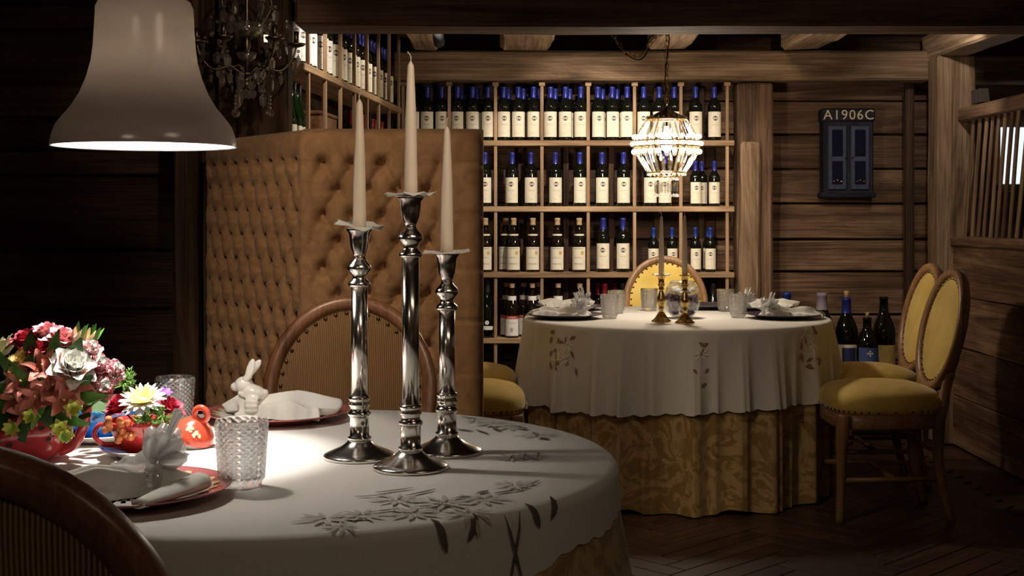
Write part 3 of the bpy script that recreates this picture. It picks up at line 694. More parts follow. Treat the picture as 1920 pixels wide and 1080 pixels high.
# embroidery: small raised satin-stitch shapes that follow the cloth
def uv_on(px, py, R0, C, S):      # point on the cloth (theta, rho) for a spot of the photo (planar estimate for the top, drop for the skirt)
    p = onz(px, py, ZT)-C; return math.atan2(p.y, p.x), math.hypot(p.x, p.y)
def stitch(S, th, rho, ln, wd, ang, vs, fs, lift=.003, segs=5):
    cx, cy = rho*math.cos(th), rho*math.sin(th); b = len(vs)
    for i in range(segs+1):
        t = i/segs; hw = wd*math.sin(PI*min(1, max(.03, t*.97+.015)))**.7
        for s in (-1, 0, 1):
            # local frame: radial and tangential
            a = ln*(t-.5)*math.cos(ang)-s*hw*math.sin(ang); c = ln*(t-.5)*math.sin(ang)+s*hw*math.cos(ang)
            p, _n = S(th+c/max(rho, .05), rho+a, lift+(.0006 if s == 0 else 0)); vs.append(p)
    for i in range(segs):
        for s in (0, 1): q = b+i*3+s; fs.append((q, q+1, q+4, q+3))
def emb_leaf(par, S, th, rho, ln, wd, ang, mat, name='embroidered_leaf'):
    vs, fs = [], []; stitch(S, th, rho, ln, wd, ang, vs, fs); return ob(name, mk(vs, fs, mat), par)
def emb_flower(par, S, th, rho, rad, mat, n=9, seed=0):
    r = random.Random(seed); vs, fs = [], []
    for i in range(n):
        a = 2*PI*i/n+r.uniform(-.15, .15); l = rad*r.uniform(.75, 1.1)
        stitch(S, th+math.sin(a)*l*.62/max(rho, .05), rho+math.cos(a)*l*.62, l*.95, rad*.10, a, vs, fs, .003, 4)
    return ob('embroidered_flower', mk(vs, fs, mat), par)
CN = NT
er = random.Random(3)
for (px, py, rad) in ((610, 976, .045), (680, 968, .04), (775, 965, .05), (745, 940, .045), (835, 945, .05), (905, 938, .048), (965, 912, .04), (875, 965, .04), (640, 990, .03)):
    th, rho = uv_on(px, py, .627, CN, SN); emb_flower(ncl, SN, th, rho, rad, PETALTH, 10, px)
for (px, py, ln, wd, an) in ((740, 922, .07, .004, 1.5), (790, 926, .07, .004, 1.7), (700, 932, .06, .003, 1.4), (830, 950, .035, .009, .4), (870, 935, .03, .009, 1.2), (905, 925, .03, .006, 1.6), (975, 920, .05, .003, 1.5), (720, 960, .05, .004, 1.6), (670, 975, .035, .006, 1.2), (805, 955, .07, .003, 1.5), (945, 925, .04, .005, 1.3), (1000, 908, .05, .003, 1.6)):
    th, rho = uv_on(px, py, .627, CN, SN); emb_leaf(ncl, SN, th, rho, ln, wd, an, LEAFTH)
for (px, drop_, ln, wd, an) in ((815, .008, .055, .0062, .25), (862, .004, .045, .0062, -.6), (955, .006, .04, .0065, .35), (988, .002, .04, .006, -.7), (920, .052, .115, .0030, .30), (921, .052, .115, .0030, -.30)):
    th, rho = uv_on(px, 990-(px-760)*.26, .627, CN, SN); emb_leaf(ncl, SN, th, .627+drop_, ln, wd, an, LEAFTH)
for (px, py, rad) in ((955, 803, .05), (925, 797, .05), (1010, 818, .045), (890, 790, .03)):
    th, rho = uv_on(px, py, .627, CN, SN); emb_flower(ncl, SN, th, min(rho, .60), rad, PETALTH, 9, px)
for (px, py, ln, wd, an) in ((930, 806, .07, .006, 1.2), (975, 803, .06, .008, 1.5), (870, 808, .05, .006, 1.8), (905, 812, .06, .004, 1.4), (1005, 816, .05, .007, 1.3), (880, 785, .05, .004, 1.5), (1020, 824, .05, .004, 1.7)):
    th, rho = uv_on(px, py, .627, CN, SN); emb_leaf(ncl, SN, th, min(rho, .60), ln, wd, an, LEAFTH)
for (px, py, rad) in ((985, 858, .04), (960, 861, .035), (1010, 857, .03)):
    th, rho = uv_on(px, py, .627, CN, SN); emb_flower(ncl, SN, th, rho, rad, PETALTH, 9, px); emb_leaf(ncl, SN, th+.02, rho, .05, .004, 1.5, LEAFTH)
def emb_cluster(ang_deg, dz0, n, sp, seed):
    r = random.Random(seed); th0 = math.radians(ang_deg)
    for k in range(n):
        emb_flower(fcl, SF, th0+r.uniform(-sp, sp),   .695+dz0+r.uniform(-.06, .06), .036, CREAMTH, 9, seed+k)
    for k in range(n*4):
        emb_leaf(fcl, SF, th0+r.uniform(-sp, sp)*1.2, .695+dz0+r.uniform(-.08, .10), .034, .0075, r.uniform(0, 6), BRNTH)
emb_cluster(-140, .10, 4, .10, 1); emb_cluster(-89, .115, 1, .02, 50); emb_cluster(-44, .08, 3, .08, 90)
for a in (-91, -87): emb_leaf(fcl, SF, math.radians(a), .695+.155, .025, .007, .9 if a < -89 else -.9, BRNTH)
# ------------------------------------------------------------------ chairs
def oval(a, b, n=64): return [(a*math.sin(2*PI*i/n), b*math.cos(2*PI*i/n)) for i in range(n)]
def make_chair(name, WD, FAB, seatfab, nails):
    o = bpy.data.objects.new(name, None); o.empty_display_size = .05; link(o)
    # local: front towards -Y, back at +Y
    lean = math.radians(13); cz, cy = .752, .255; a, b = .225, .252
    M = Matrix.Translation((0, cy, cz)) @ Matrix.Rotation(-lean, 4, 'X')   # panel plane: local XZ, normal -Y
    n = 72; vs, fs = [], []; prof = [(-.030, -.012), (-.022, -.021), (0, -.024), (.006, -.012), (.006, .012), (0, .018), (-.028, .018), (-.034, .004)]
    m_ = len(prof)
    for i in range(n):
        t = 2*PI*i/n; cx, sz = math.sin(t), math.cos(t)
        for (dr, dy) in prof: vs.append(M @ Vector(((a+dr)*cx, dy, (b+dr)*sz)))
    for i in range(n):
        for k in range(m_):
            l = (k+1) % m_; j = (i+1) % n; fs.append((i*m_+k, i*m_+l, j*m_+l, j*m_+k))
    ob('back_frame', mk(vs, fs, WD['z']), o)
    for sgn, nm in ((-1, 'back_panel'), (1, 'back_panel')):
        vs, fs = [M @ Vector((0, sgn*.022, 0))], []; rings = 8
        for j in range(1, rings+1):
            q = j/rings
            for i in range(n):
                t = 2*PI*i/n; vs.append(M @ Vector(((a-.026)*q*math.sin(t), sgn*(.004+.018*(1-q**4)), (b-.026)*q*math.cos(t))))
        for i in range(n): fs.append((0, 1+(i+1) % n, 1+i))
        for j in range(rings-1):
            for i in range(n): k = (i+1) % n; fs.append((1+j*n+i, 1+j*n+k, 1+(j+1)*n+k, 1+(j+1)*n+i))
        ob(nm, mk(vs, fs, FAB), o)
    nm_ = lathe([(.0052, 0), (.0045, .0025), (.0025, .004), (0, .0045)], 8, NAIL)
    N = 40
    if nails == 'single':
        for i in range(N):
            t = 2*PI*(i+.5)/N; q = ob('nail_head', nm_, o); orient(q, M @ Vector(((a-.040)*math.sin(t), -.0105, (b-.040)*math.cos(t))), M.to_3x3() @ Vector((0, -1, 0)))
    else:
        vs, fs = [], []
        for i in range(N):
            t = 2*PI*(i+.5)/N; c = M @ Vector(((a-.038)*math.sin(t), -.0115, (b-.038)*math.cos(t))); bb = len(vs); vs.append(c+Vector((0, -.004, 0)))
            for k in range(6): vs.append(c+Vector((.006*math.cos(k*PI/3), .0025, .006*math.sin(k*PI/3))))
            for k in range(6): fs.append((bb, bb+1+k, bb+1+(k+1) % 6))
        ob('nail_trim', mk(vs, fs, NAIL), o, kind='stuff')
    # seat
    def sup(w_, d_, t): return (w_*math.copysign(abs(math.sin(t))**.62, math.sin(t)), d_*math.copysign(abs(math.cos(t))**.62, math.cos(t)))
    n = 48; vs, fs = [], []; pr = [(.94, .428), (1.0, .435), (1.015, .455), (1.01, .478), (.97, .500), (.85, .520), (.6, .536), (.3, .545), (.02, .548)]
    for (k, z) in pr:
        for i in range(n):
            x, y = sup(.225*k, .232*k, 2*PI*i/n); wsc = 1.0-.09*(y/.215); vs.append((x*wsc, y-.005, z))
    for j in range(len(pr)-1):
        for i in range(n): k = (i+1) % n; fs.append((j*n+i, j*n+k, (j+1)*n+k, (j+1)*n+i))
    fs.append(tuple((len(pr)-1)*n+i for i in range(n))); fs.append(tuple(range(n-1, -1, -1)))
    ob('seat_cushion', mk(vs, fs, seatfab), o)
    vs, fs = [], []
    for (k, z) in ((.90, .372), (.99, .372), (1.0, .38), (1.0, .432), (.9, .432)):
        for i in range(n): x, y = sup(.222*k, .228*k, 2*PI*i/n); wsc = 1.0-.09*(y/.215); vs.append((x*wsc, y-.005, z))
    for j in range(5):
        for i in range(n): k = (i+1) % n; l = (j+1) % 5; fs.append((j*n+i, j*n+k, l*n+k, l*n+i))
    ob('seat_rail', mk(vs, fs, WD['x']), o)
    vs, fs = [], []
    for i in range(44):
        t = 2*PI*i/44; x, y = sup(.228, .235, t); x *= 1.0-.09*(y/.215); c = Vector((x, y-.005, .443)); nn = Vector((x, y, 0)).normalized(); bb = len(vs); vs.append(c+nn*.004)
        s_ = nn.cross(Vector((0, 0, 1)))
        for k in range(6): vs.append(c+s_*(.0055*math.cos(k*PI/3))+Vector((0, 0, .0055*math.sin(k*PI/3))))
        for k in range(6): fs.append((bb, bb+1+k, bb+1+(k+1) % 6))
    ob('seat_nail_trim', mk(vs, fs, NAIL), o, kind='stuff')
    for s in (-1, 1):
        ob('leg', tube(spline([(s*.205, -.205, .43), (s*.212, -.215, .34), (s*.205, -.217, .20), (s*.203, -.222, 0)], 5), [.026]*4+[.027, .026, .024, .023, .021, .02, .019, .018, .017, .0165, .016, .016], WD['z'], 10), o)
        ob('leg', tube(spline([(s*.165, .20, .46), (s*.168, .185, .38), (s*.17, .185, .2), (s*.175, .232, 0)], 5), [.023]*8+[.021]*4+[.018]*4, WD['z'], 10), o)
        ob('back_support', tube(spline([(s*.165, .20, .45), (s*.155, .215, .52), (s*.168, .232, .60), (s*.195, .243, .66)], 5), [.022]*5+[.02]*5+[.017]*6, WD['z'], 10), o)
        ob('stretcher', tube([(s*.204, -.217, .17), (s*.172, .19, .17)], .011, WD['y'], 8), o)
    ob('stretcher', tube([(-.187, 0, .17), (.187, 0, .17)], .011, WD['x'], 8), o)
    ob('stretcher', tube([(-.168, .187, .27), (.168, .187, .27)], .011, WD['x'], 8), o)
    return o
ych = make_chair('dining_chair', OAKC, YEL, YEL, 'joined')
def seat_at(proto, first, loc, rz, label, group=None):
    c = proto if first else dup(proto); c.location = loc; c.rotation_euler = (0, 0, rz); return tag(c, label, 'chair', group)
# chair front is -Y; rz=-90deg turns front to -X
seat_at(ych, True, (1.525, 5.40, 0), -PI/2, 'yellow oval-back chair whose shadow side shows in full beside the floor parquet')
seat_at(ych, False, (1.63, 6.02, 0), -PI/2, 'yellow oval-back chair nearer the large bottles on the bench')
seat_at(ych, False, (-.185, 5.40, 0), PI/2, 'yellow chair seat beside the tufted booth, lower and fuller one')
seat_at(ych, False, (-.22, 6.02, 0), PI/2, 'yellow chair seat beside the tufted booth, next to the wine rack')
seat_at(ych, False, (.835, 6.86, 0), 0, 'yellow oval-back chair directly in front of the wine rack')
cch = make_chair('striped_dining_chair', CHAIRW, CORD, CORD, 'single')
seat_at(cch, True, (-.43, 3.22, 0), 0, 'walnut oval-back chair with studded ribbed fabric before the booth')
seat_at(cch, False, (-.54, 1.55, 0), PI, 'dark walnut oval-back chair seen from behind, beside the bouquet')
# ------------------------------------------------------------------ silver candlesticks and candles
def candlestick(loc, H, label):
    o = thing('silver_candlestick', label, 'candlestick', loc, R.random()*6)
    ob('base', lathe([(.066, 0), (.0685, .001), (.0685, .006), (.066, .008), (.055, .013), (.036, .021), (.024, .030), (.021, .034)], 48, SILVER), o)
    ob('drum', lathe([(.0205, .034), (.0225, .036), (.0225, .040), (.0185, .042), (.0182, .078), (.0195, .079), (.0220, .082), (.0220, .086), (.0185, .089), (.0165, .095), (.0195, .099), (.0205, .103), (.0175, .107), (.0205, .111), (.0205, .115), (.0165, .118)], 40, SILVER), o)
    t = H-.112
    ob('shaft', lathe([(.0155, .118), (.0155, t)], 40, SILVER), o)
    ob('knop', lathe([(.0155, t), (.0205, t+.002), (.0215, t+.006), (.0195, t+.010), (.0145, t+.014), (.0125, t+.020), (.0165, t+.027), (.0225, t+.033), (.0230, t+.038), (.0195, t+.044), (.0125, t+.051), (.0105, t+.058)], 40, SILVER), o)
    ob('socket', lathe([(.0105, t+.058), (.0125, t+.064), (.0165, t+.074), (.0185, t+.088), (.0200, t+.102), (.0240, t+.107), (.0250, t+.110), (.0240, H), (.015, H)], 40, SILVER), o)
    return o
def candle(loc, h, r0, r1, label, bendx=.0, group=None):
    o = thing('taper_candle', label, 'candle', loc, 0, group)
    ob('wax', lathe([(r0, 0), (r0*.99, h*.1), (r0*.86, h*.5), (r1*1.05, h*.93), (r1*.9, h*.965), (r1*.35, h*.99), (0, h)], 24, WAX), o)
    ob('wick', tube(spline([(0, 0, h*.98), (0, 0, h+.008), (bendx, 0, h+.016)], 4), .0013, WICK, 6), o)
    return o
def collar(loc, r, tilt, label, seed):
    rr = random.Random(seed); vs, fs = [], []; n = 16
    for s in (0, .0006):
        for rad in (.0, 1):
            for i in range(n):
                a = 2*PI*i/n; q = (.0135 if rad == 0 else r*(1 if i % 2 else .86)); vs.append((q*math.cos(a), q*math.sin(a), s+rad*rr.uniform(-.003, .006)))
    for i in range(n):
        k = (i+1) % n; fs += [(i, k, n+k, n+i), (2*n+i, 3*n+i, 3*n+k, 2*n+k), (n+i, n+k, 3*n+k, 3*n+i), (i, 2*n+i, 2*n+k, k)]
    o = ob('paper_drip_collar', mk(vs, fs, PAPER, False), None, None, loc, (0, tilt, rr.random()*6)); return tag(o, label, 'candle collar')
for (px, py, H, nm, tl, bx) in ((674, 858, .436, 'lowest-left', -.16, .010), (770, 879, .495, 'tallest', .03, -.006), (838, 849, .388, 'shortest', .03, .002)):
    p = onz(px, py, ZT); lab = {'lowest-left': 'mid-height silver candlestick next to the rose plate', 'tallest': 'tallest silver candlestick of the three on the white cloth', 'shortest': 'shortest silver candlestick of the three on the white cloth'}[nm]
    candlestick(p, H, lab)
    l2 = {'lowest-left': 'mid-height', 'tallest': 'tallest', 'shortest': 'shortest'}[nm]
    collar(p+Vector((0, 0, H+.0035 if abs(tl) > .1 else H+.001)), .049, tl, 'paper drip collar on the %s silver candlestick' % l2, px)
    candle(p+Vector((0, 0, H-.0003)), .246, .0128, .0062, 'ivory taper candle in the %s silver candlestick' % l2, bx)
def brass_stick(loc, H, label):
    o = thing('brass_candlestick', label, 'candlestick', loc)
    fn = lambda a, z: (.0015*math.cos(8*a) if z < .03 else 0)
    ob('base', lathe([(.040, 0), (.042, .002), (.041, .008), (.034, .012), (.026, .020), (.018, .034), (.012, .044)], 40, BRASS, fn=fn), o)
    ob('stem', lathe([(.012, .044), (.009, .052), (.013, .058), (.010, .064), (.018, .084), (.0205, .098), (.017, .112), (.010, .132), (.008, .138), (.014, .144), (.0095, .150), (.0135, .158), (.015, .166)], 24, BRASS), o)
    ob('socket', lathe([(.015, .166), (.012, .172), (.013, .186), (.016, H-.006), (.024, H-.003), (.024, H), (.012, H)], 24, BRASS), o)
    return o
for (px, py, H, lb, pc) in ((1240, 604, .204, 'brass candlestick with a paper collar on the far table', 1), (1284, 607, .208, 'brass candlestick in front of the glass globe vase', 0)):
    p = onz(px, py, ZT); brass_stick(p, H, lb)
    if pc: collar(p+Vector((0, 0, H+.001)), .042, .02, 'paper drip collar on the brass candlestick', px)
    candle(p+Vector((0, 0, H-.0003)), .258, .0125, .0062, 'ivory taper candle in the brass candlestick '+('with collar' if pc else 'by the globe vase'), -.008 if pc else .001)
# ------------------------------------------------------------------ tumblers
def tumbler_mesh():
    n = 40; H = .112; vs = []; fs = []; rows = 18; z0 = .016; z1 = H-.008
    def ring_(r, z, off=0.0, pk=0):
        b = len(vs)
        for i in range(n):
            a = 2*PI*(i+off)/n; q = r+(pk if i % 2 else 0); vs.append((q*math.cos(a), q*math.sin(a), z))
        return b
    def strip(b0, b1):
        for i in range(n): k = (i+1) % n; fs.append((b0+i, b0+k, b1+k, b1+i))
    prev = ring_(.0005, .001)
    for r, z in ((.029, 0), (.0325, .004), (.0345, .012)):
        c = ring_(r, z); strip(prev, c); prev = c
    for j in range(rows+1):
        z = z0+(z1-z0)*j/rows; b = len(vs); r = .0345+.0075*z/H
        for i in range(n):
            a = 2*PI*i/n; q = r+(.0026 if (i+j) % 2 else -.0004); vs.append((q*math.cos(a), q*math.sin(a), z))
        if j == 0: strip(prev, b)
        else:
            for i in range(n):
                k = (i+1) % n
                if (i+j) % 2: fs.extend([(prev+i, prev+k, b+i), (prev+k, b+k, b+i)])
                else: fs.extend([(prev+i, prev+k, b+k), (prev+i, b+k, b+i)])
        prev = b
    for r, z in ((.0425, H-.002), (.0420, H), (.0400, H), (.0392, .1), (.0372, .07), (.0350, .04), (.0335, .020), (.031, .016), (.0005, .0155)):
        c = ring_(r, z); strip(prev, c); prev = c
    return mk(vs, fs, GLASS, False)
TUM = tumbler_mesh()
def tumbler(px, py, label, d=None, s=1):
    p = onz(px, py, ZT) if d is None else Vector(((px-960)/F*d, d, ZT))
    o = ob('cut_glass_tumbler', TUM, None, None, p); o.scale = (s, s, s); return tag(o, label, 'glass')
tumbler(453, 914, 'diamond-cut glass tumbler by the front rose plate', s=1.03)
tumbler(328, 800, 'diamond-cut glass tumbler behind the red teacup', d=2.84, s=.98)
tumbler(1143, 597, 'cut glass tumbler beside the booth-side dark plate', s=.97)
tumbler(1156, 582, 'cut glass tumbler on the rack side of the booth-side plates', d=6.18, s=.97)
tumbler(1217, 577, 'cut glass tumbler before the yellow chair back', d=6.35, s=.97)
tumbler(1360, 578, 'cut glass tumbler between globe vase and rack-side plate', d=6.30, s=.97)
tumbler(1384, 588, 'cut glass tumbler beside the dark plate next to yellow chairs', d=5.92, s=.97)
# ------------------------------------------------------------------ plates, napkins, figurines
PLP = [(0, .006), (.09, .006), (.10, .008), (.125, .014), (.160, .021), (.165, .0225), (.166, .021), (.160, .0185), (.125, .011), (.105, .001), (.10, 0), (0, 0)]
PLM = lathe(PLP, 72, PLROSE); PLM2 = lathe(PLP, 72, PLDARK)
def disc_plate(zoff=.0008):
    n = 96; vs, fs = [(0, 0, .0068)], []
    def prz(r):
        for (r0, z0), (r1, z1) in zip(PLP, PLP[1:6]):
            if r0 <= r <= r1: return z0+(z1-z0)*(r-r0)/(r1-r0)
        return .0225
    rr = lambda i: .133+(.006 if (i % 4) < 2 else -.004)
    for q in (.4, .72, .9, 1):
        for i in range(n): r = rr(i)*q; a = 2*PI*i/n; vs.append((r*math.cos(a), r*math.sin(a), prz(r)+zoff))
    for i in range(n): fs.append((0, 1+i, 1+(i+1) % n))
    for j in range(3):
        for i in range(n): k = (i+1) % n; fs.append((1+j*n+i, 1+j*n+k, 1+(j+1)*n+k, 1+(j+1)*n+i))
    a_ = mk(vs, fs, PLGREY); vs, fs = [], []
    for s in (-.0005, .0065):
        for i in range(n): r = rr(i)+s; a = 2*PI*i/n; vs.append((r*math.cos(a), r*math.sin(a), prz(r)+zoff+.0004))
    for i in range(n): k = (i+1) % n; fs.append((i, k, n+k, n+i))
    return a_, mk(vs, fs, GILT)
PCN, PGL = disc_plate()
def plate(px, py, label, dark=False, d=None):
    p = onz(px, py, ZT) if d is None else Vector(((px-960)/F*d, d, ZT))
    o = thing('charger_plate', label, 'plate', p); ob('plate_body', PLM2 if dark else PLM, o); dark or (ob('plate_centre', PCN, o), ob('gilt_border', PGL, o)); return o, p
def napkin_mesh(L0, L1, w0, w1, wr, h, seed):
    r = random.Random(seed); vs, fs = [], []; n = 46; m = 34; ph = [r.uniform(0, 6) for _ in range(6)]
    for j in range(m+1):
        t = j/m; x = -L0+(L0+L1)*t; right = x > 0; s = abs(x)/(L1 if right else L0); ww = wr+((w1 if right else w0)-wr)*s**.85
        hh = (wr*1.75)*(1-s)+h*s; hh *= 1-.45*max(0, s-.55)/.45
        amp = .002+.013*math.sin(min(1, s*1.3)*PI/2)*(1-.3*s); kf = (9, 7)[right]; p0 = ph[0] if right else ph[1]
        for i in range(n+1):
            q = 2*i/n-1; fold = .5+.5*math.sin(kf*q+p0+1.2*noise.noise(Vector((x*18, q*1.5, seed)))); f2 = .5+.5*math.sin(17*q+ph[2]+x*22)
            z = hh*(1-abs(q)**2.4)*(.72+.28*fold)+amp*fold*(1-abs(q)**6)+.0035*f2*s*(1-q*q)
            xx = x+s**2*(.020*math.sin(3.1*q+ph[3])+.010*math.sin(8*q+ph[4]))*(1 if right else -1); y = ww*q*(1+.10*math.sin(9*x/.05+ph[5])*.5)+.010*s*math.sin(x*30+ph[5])
            vs.append((xx, y, max(.0006, z)))
    for j in range(m):
        for i in range(n): a = j*(n+1)+i; fs.append((a, a+1, a+n+2, a+n+1))
    for j in (0, m):      # turned-down hems at both ends
        b = len(vs)
        for i in range(n+1): p = vs[j*(n+1)+i]; vs.append((p[0]-(.012 if j else -.012), p[1]*.92, max(.0004, p[2]*.35)))
        for i in range(n): a = j*(n+1)+i; fs.append((a, a+1, b+i+1, b+i) if j else (a+1, a, b+i, b+i+1))
    return mk(vs, fs, NAPK)
def blobs(parts, vox, mat):
    bm = bmesh.new()
    for (c, s, rot) in parts:
        M = Matrix.Translation(c) @ Quaternion(rot[0], rot[1]).to_matrix().to_4x4() @ Matrix.Diagonal((*s, 1))
        bmesh.ops.create_icosphere(bm, subdivisions=3, radius=1, matrix=M)
    me = bm_mesh(bm); me = baked(me, ('REMESH', {'mode': 'VOXEL', 'voxel_size': vox}), ('SMOOTH', {'iterations': 4})); me.materials.clear(); me.materials.append(mat); return me
Yx = Vector((0, 1, 0)); Xx = Vector((1, 0, 0))
def bunny():
    o = bpy.data.objects.new('rabbit_napkin_ring', None); o.empty_display_size = .03; link(o)
    # faces -X; ring along X axis
    ring = [((-.0, .026*math.cos(a), .026+.026*math.sin(a)), (.017, .007, .007), (Xx, 0)) for a in [2*PI*i/16 for i in range(16)]]
    body = ring+[((-.002, 0, .054), (.030, .022, .018), (Yx, .2)), ((-.024, 0, .070), (.022, .019, .020), (Yx, .3)), ((-.043, 0, .066), (.013, .012, .011), (Yx, 0)), ((.024, 0, .053), (.009, .009, .009), (Yx, 0)),
                 ((-.022, -.013, .050), (.014, .006, .006), (Yx, .3)), ((-.022, .013, .050), (.014, .006, .006), (Yx, .3))]
    ob('rabbit_body', blobs(body, .0022, PORC), o)
    for s in (-1, 1): ob('ear', blobs([((-.006+.0, s*.012, .106), (.0100, .0055, .027), (Yx, .50+.22*s)), ((-.016, s*.010, .086), (.008, .006, .011), (Yx, .3))], .0018, PORC), o)
    return o
def wing(s):
    vs, fs = [], []; n = 4
    for j in range(n):   # feather fan
        a = math.radians(12+28*j); l = .064-.007*abs(j-1.2)
        b = len(vs); d = Vector((math.cos(a)*.85, s*.55, math.sin(a))).normalized(); side_ = d.cross(Vector((0, s, 0))).normalized(); nn = d.cross(side_)
        for i in range(6):
            t = i/5; w_ = .0165*math.sin(PI*min(.96, max(.12, t*.92+.1)))**.6*(.6+.5*t)
            for (q, e) in ((-1, 0), (0, .0035), (1, 0), (0, -.003)): vs.append(Vector((0, s*.012, .045))+d*(l*t)+side_*(w_*q)+nn*e)
        for i in range(5):
            for q in range(4): k = (q+1) % 4; fs.append((b+i*4+q, b+i*4+k, b+(i+1)*4+k, b+(i+1)*4+q))
        fs.append((b, b+3, b+2, b+1)); e = b+20; fs.append((e, e+1, e+2, e+3))
    return mk(vs, fs, FROST)
def bird():
    o = bpy.data.objects.new('glass_bird_napkin_ring', None); o.empty_display_size = .03; link(o)
    ring = [((-.0, .026*math.cos(a), .026+.026*math.sin(a)), (.014, .007, .007), (Xx, 0)) for a in [2*PI*i/14 for i in range(14)]]
    ob('bird_body', blobs(ring+[((-.004, 0, .050), (.034, .017, .017), (Yx, -.45)), ((-.032, 0, .046), (.015, .012, .012), (Yx, 0)), ((-.050, 0, .044), (.012, .004, .004), (Yx, .1)), ((.018, 0, .068), (.02, .012, .012), (Yx, -.9))], .0024, FROST), o)
    for s in (-1, 1): ob('wing', wing(s), o)
    vs, fs = [], []
    for j in (-1, 0, 1):
        d = Vector((.35+.10*abs(j), j*.22, 1)).normalized(); sd_ = Vector((.2, 1, 0)).normalized(); nn = d.cross(sd_); b = len(vs)
        for i in range(6):
            t = i/5; w_ = .010*(1-.75*t**2)
            for (q, e) in ((-1, 0), (0, .004), (1, 0), (0, -.004)): vs.append(Vector((.012, j*.005, .060))+d*(.064*t)+sd_*(w_*q)+nn*e)
        for i in range(5):
            for q in range(4): k = (q+1) % 4; fs.append((b+i*4+q, b+i*4+k, b+(i+1)*4+k, b+(i+1)*4+q))
        e = b+20; fs += [(e, e+1, e+2, e+3), (b, b+3, b+2, b+1)]
    ob('tail', mk(vs, fs, FROST), o)
    return o
NPA = napkin_mesh(.055, .170, .034, .066, .024, .052, 1); NPB = napkin_mesh(.10, .14, .055, .05, .022, .042, 4); NPD = napkin_mesh(.12, .07, .06, .04, .022, .040, 6); NPC = napkin_mesh(.12, .14, .06, .055, .022, .044, 9)
BUN = bunny(); BRD = bird(); used = {}
def place_fig(proto, key, loc, rz, label, s=1):
    c = dup(proto) if used.get(key) else proto; used[key] = 1; c.location = loc; c.rotation_euler = (0, 0, rz); c.scale = (s, s, s); return tag(c, label, 'napkin ring')
def napkin(me, loc, rz, label, s=1): o = ob('cloth_napkin', me, None, None, loc, (0, 0, rz)); o.scale = (s, s, s); return tag(o, label, 'napkin')
o, p = plate(520, 786, 'rose-rimmed charger plate holding the porcelain rabbit')
napkin(NPA, p+Vector((-.045, -.01, .0078)), math.radians(-6), 'folded ivory napkin drawn through the porcelain rabbit', 1.0)
place_fig(BUN, 'bun', p+Vector((-.050, -.008, .0078)), math.radians(-6), 'white porcelain rabbit napkin ring on the rose-rimmed plate', 1.0)
o, p = plate(240, 934, 'rose-rimmed charger plate beside the dark chair back')
nk = napkin(NPD, p+Vector((.02, -.005, .0078)), math.radians(22), 'folded ivory napkin held by the glass bird, beside dark chair', 1.0)
q0 = onz(258, 946, ZT+.022); q1 = onz(376, 902, ZT+.030); vs, fs = [], []; dq = (q1-q0).normalized(); sq = dq.cross(Vector((0, 0, 1))).normalized()
for i in range(13):
    t = i/12; c = q0+(q1-q0)*t; ww = .012+.012*math.sin(PI*min(1, t*1.05)*.62); hh = .007+.007*t
    for k in range(20): a = 2*PI*k/20; vs.append(c+sq*(ww*math.cos(a)*(1+.06*math.sin(3*a+t*4)))+Vector((0, 0, hh*math.sin(a))))
for i in range(12):
    for k in range(20): l = (k+1) % 20; fs.append((i*20+k, i*20+l, (i+1)*20+l, (i+1)*20+k))
fs.append(tuple(range(19, -1, -1))); fs.append(tuple(240+k for k in range(20)))
M_ = nk.matrix_basis.inverted(); ob('rolled_end', mk([M_ @ v for v in vs], fs, NAPK), nk)
place_fig(BRD, 'brd', p+Vector((.04, .006, .0078)), math.radians(15), 'glass bird napkin ring near the red teacup saucer', 1.12)
fars = [(1060, 597, None, 'dark plate on the far table, nearer the booth than its tumbler', 12, -.03, NPC, 'booth-side dark plate near the brass sticks'), (1068, 0, 6.42, 'dark plate on the far table, rack side, beyond the booth-side napkin', 10, .0, NPB, 'booth-side dark plate near the rack'), (1468, 597, None, 'dark plate on the far table, by the large bottles', 172, 0, NPC, 'dark plate next to the yellow chair backs'), (1424, 0, 6.40, 'dark plate on the far table, rack side, behind the tumbler pair', 168, 0, NPB, 'dark plate between wine rack and yellow chairs')]
for i, (px, py, d, lab, rz, dx, nm, wh) in enumerate(fars):
    o, p = plate(px, py, lab, True, d)
    left = px < 1200
    napkin(nm, p+Vector((-.035 if left else .035, -.01, .0078)), math.radians(4 if left else -5), 'white folded napkin on the '+wh, .95)
    place_fig(BRD, 'brd', p+Vector((.075 if left else -.075, -.01, .0078)), math.radians(200 if left else -20)+.4*i, 'frosted glass bird napkin ring on the '+wh, .92 if d is None else .88)
o, p = plate(1325, 0, 'dark plate on the far table, behind the globe vase', True, 6.50)
# ------------------------------------------------------------------ glass globe with purple arrangement
p = onz(1279, 596, ZT); gv = thing('globe_vase', 'glass globe vase of purple and white flowers on the far table', 'vase', p)
GP = [(.030, 0), (.045, .004), (.070, .03), (.083, .07), (.084, .095), (.074, .135), (.056, .160), (.052, .168), (.050, .168), (.054, .158), (.071, .133), (.081, .094), (.080, .07), (.067, .032), (.043, .008), (0, .007)]
ob('glass_globe', lathe(GP, 40, CLEAR), gv)
rr = random.Random(4); k = 0
gr = lathe([(0, -.012), (.008, -.009), (.012, 0), (.008, .009), (0, .012)], 8, PUR); wh = None
for i in range(90):
    z = .024+rr.random()*.075; rmax = .066*math.sin(min(1, (z+.015)/.07)*PI/2); a = rr.random()*2*PI; q = rmax*math.sqrt(rr.uniform(.45, 1))
    g = ob('purple_bloom', gr, None, None, (p.x+q*math.cos(a), p.y+q*math.sin(a), p.z+z)); tag(g, 'dark purple bloom packed inside the glass globe vase', 'flower', 'purple blooms in the globe vase')
wbl = lathe([(0, -.010), (.009, -.008), (.014, 0), (.009, .009), (0, .011)], 8, PW, False)
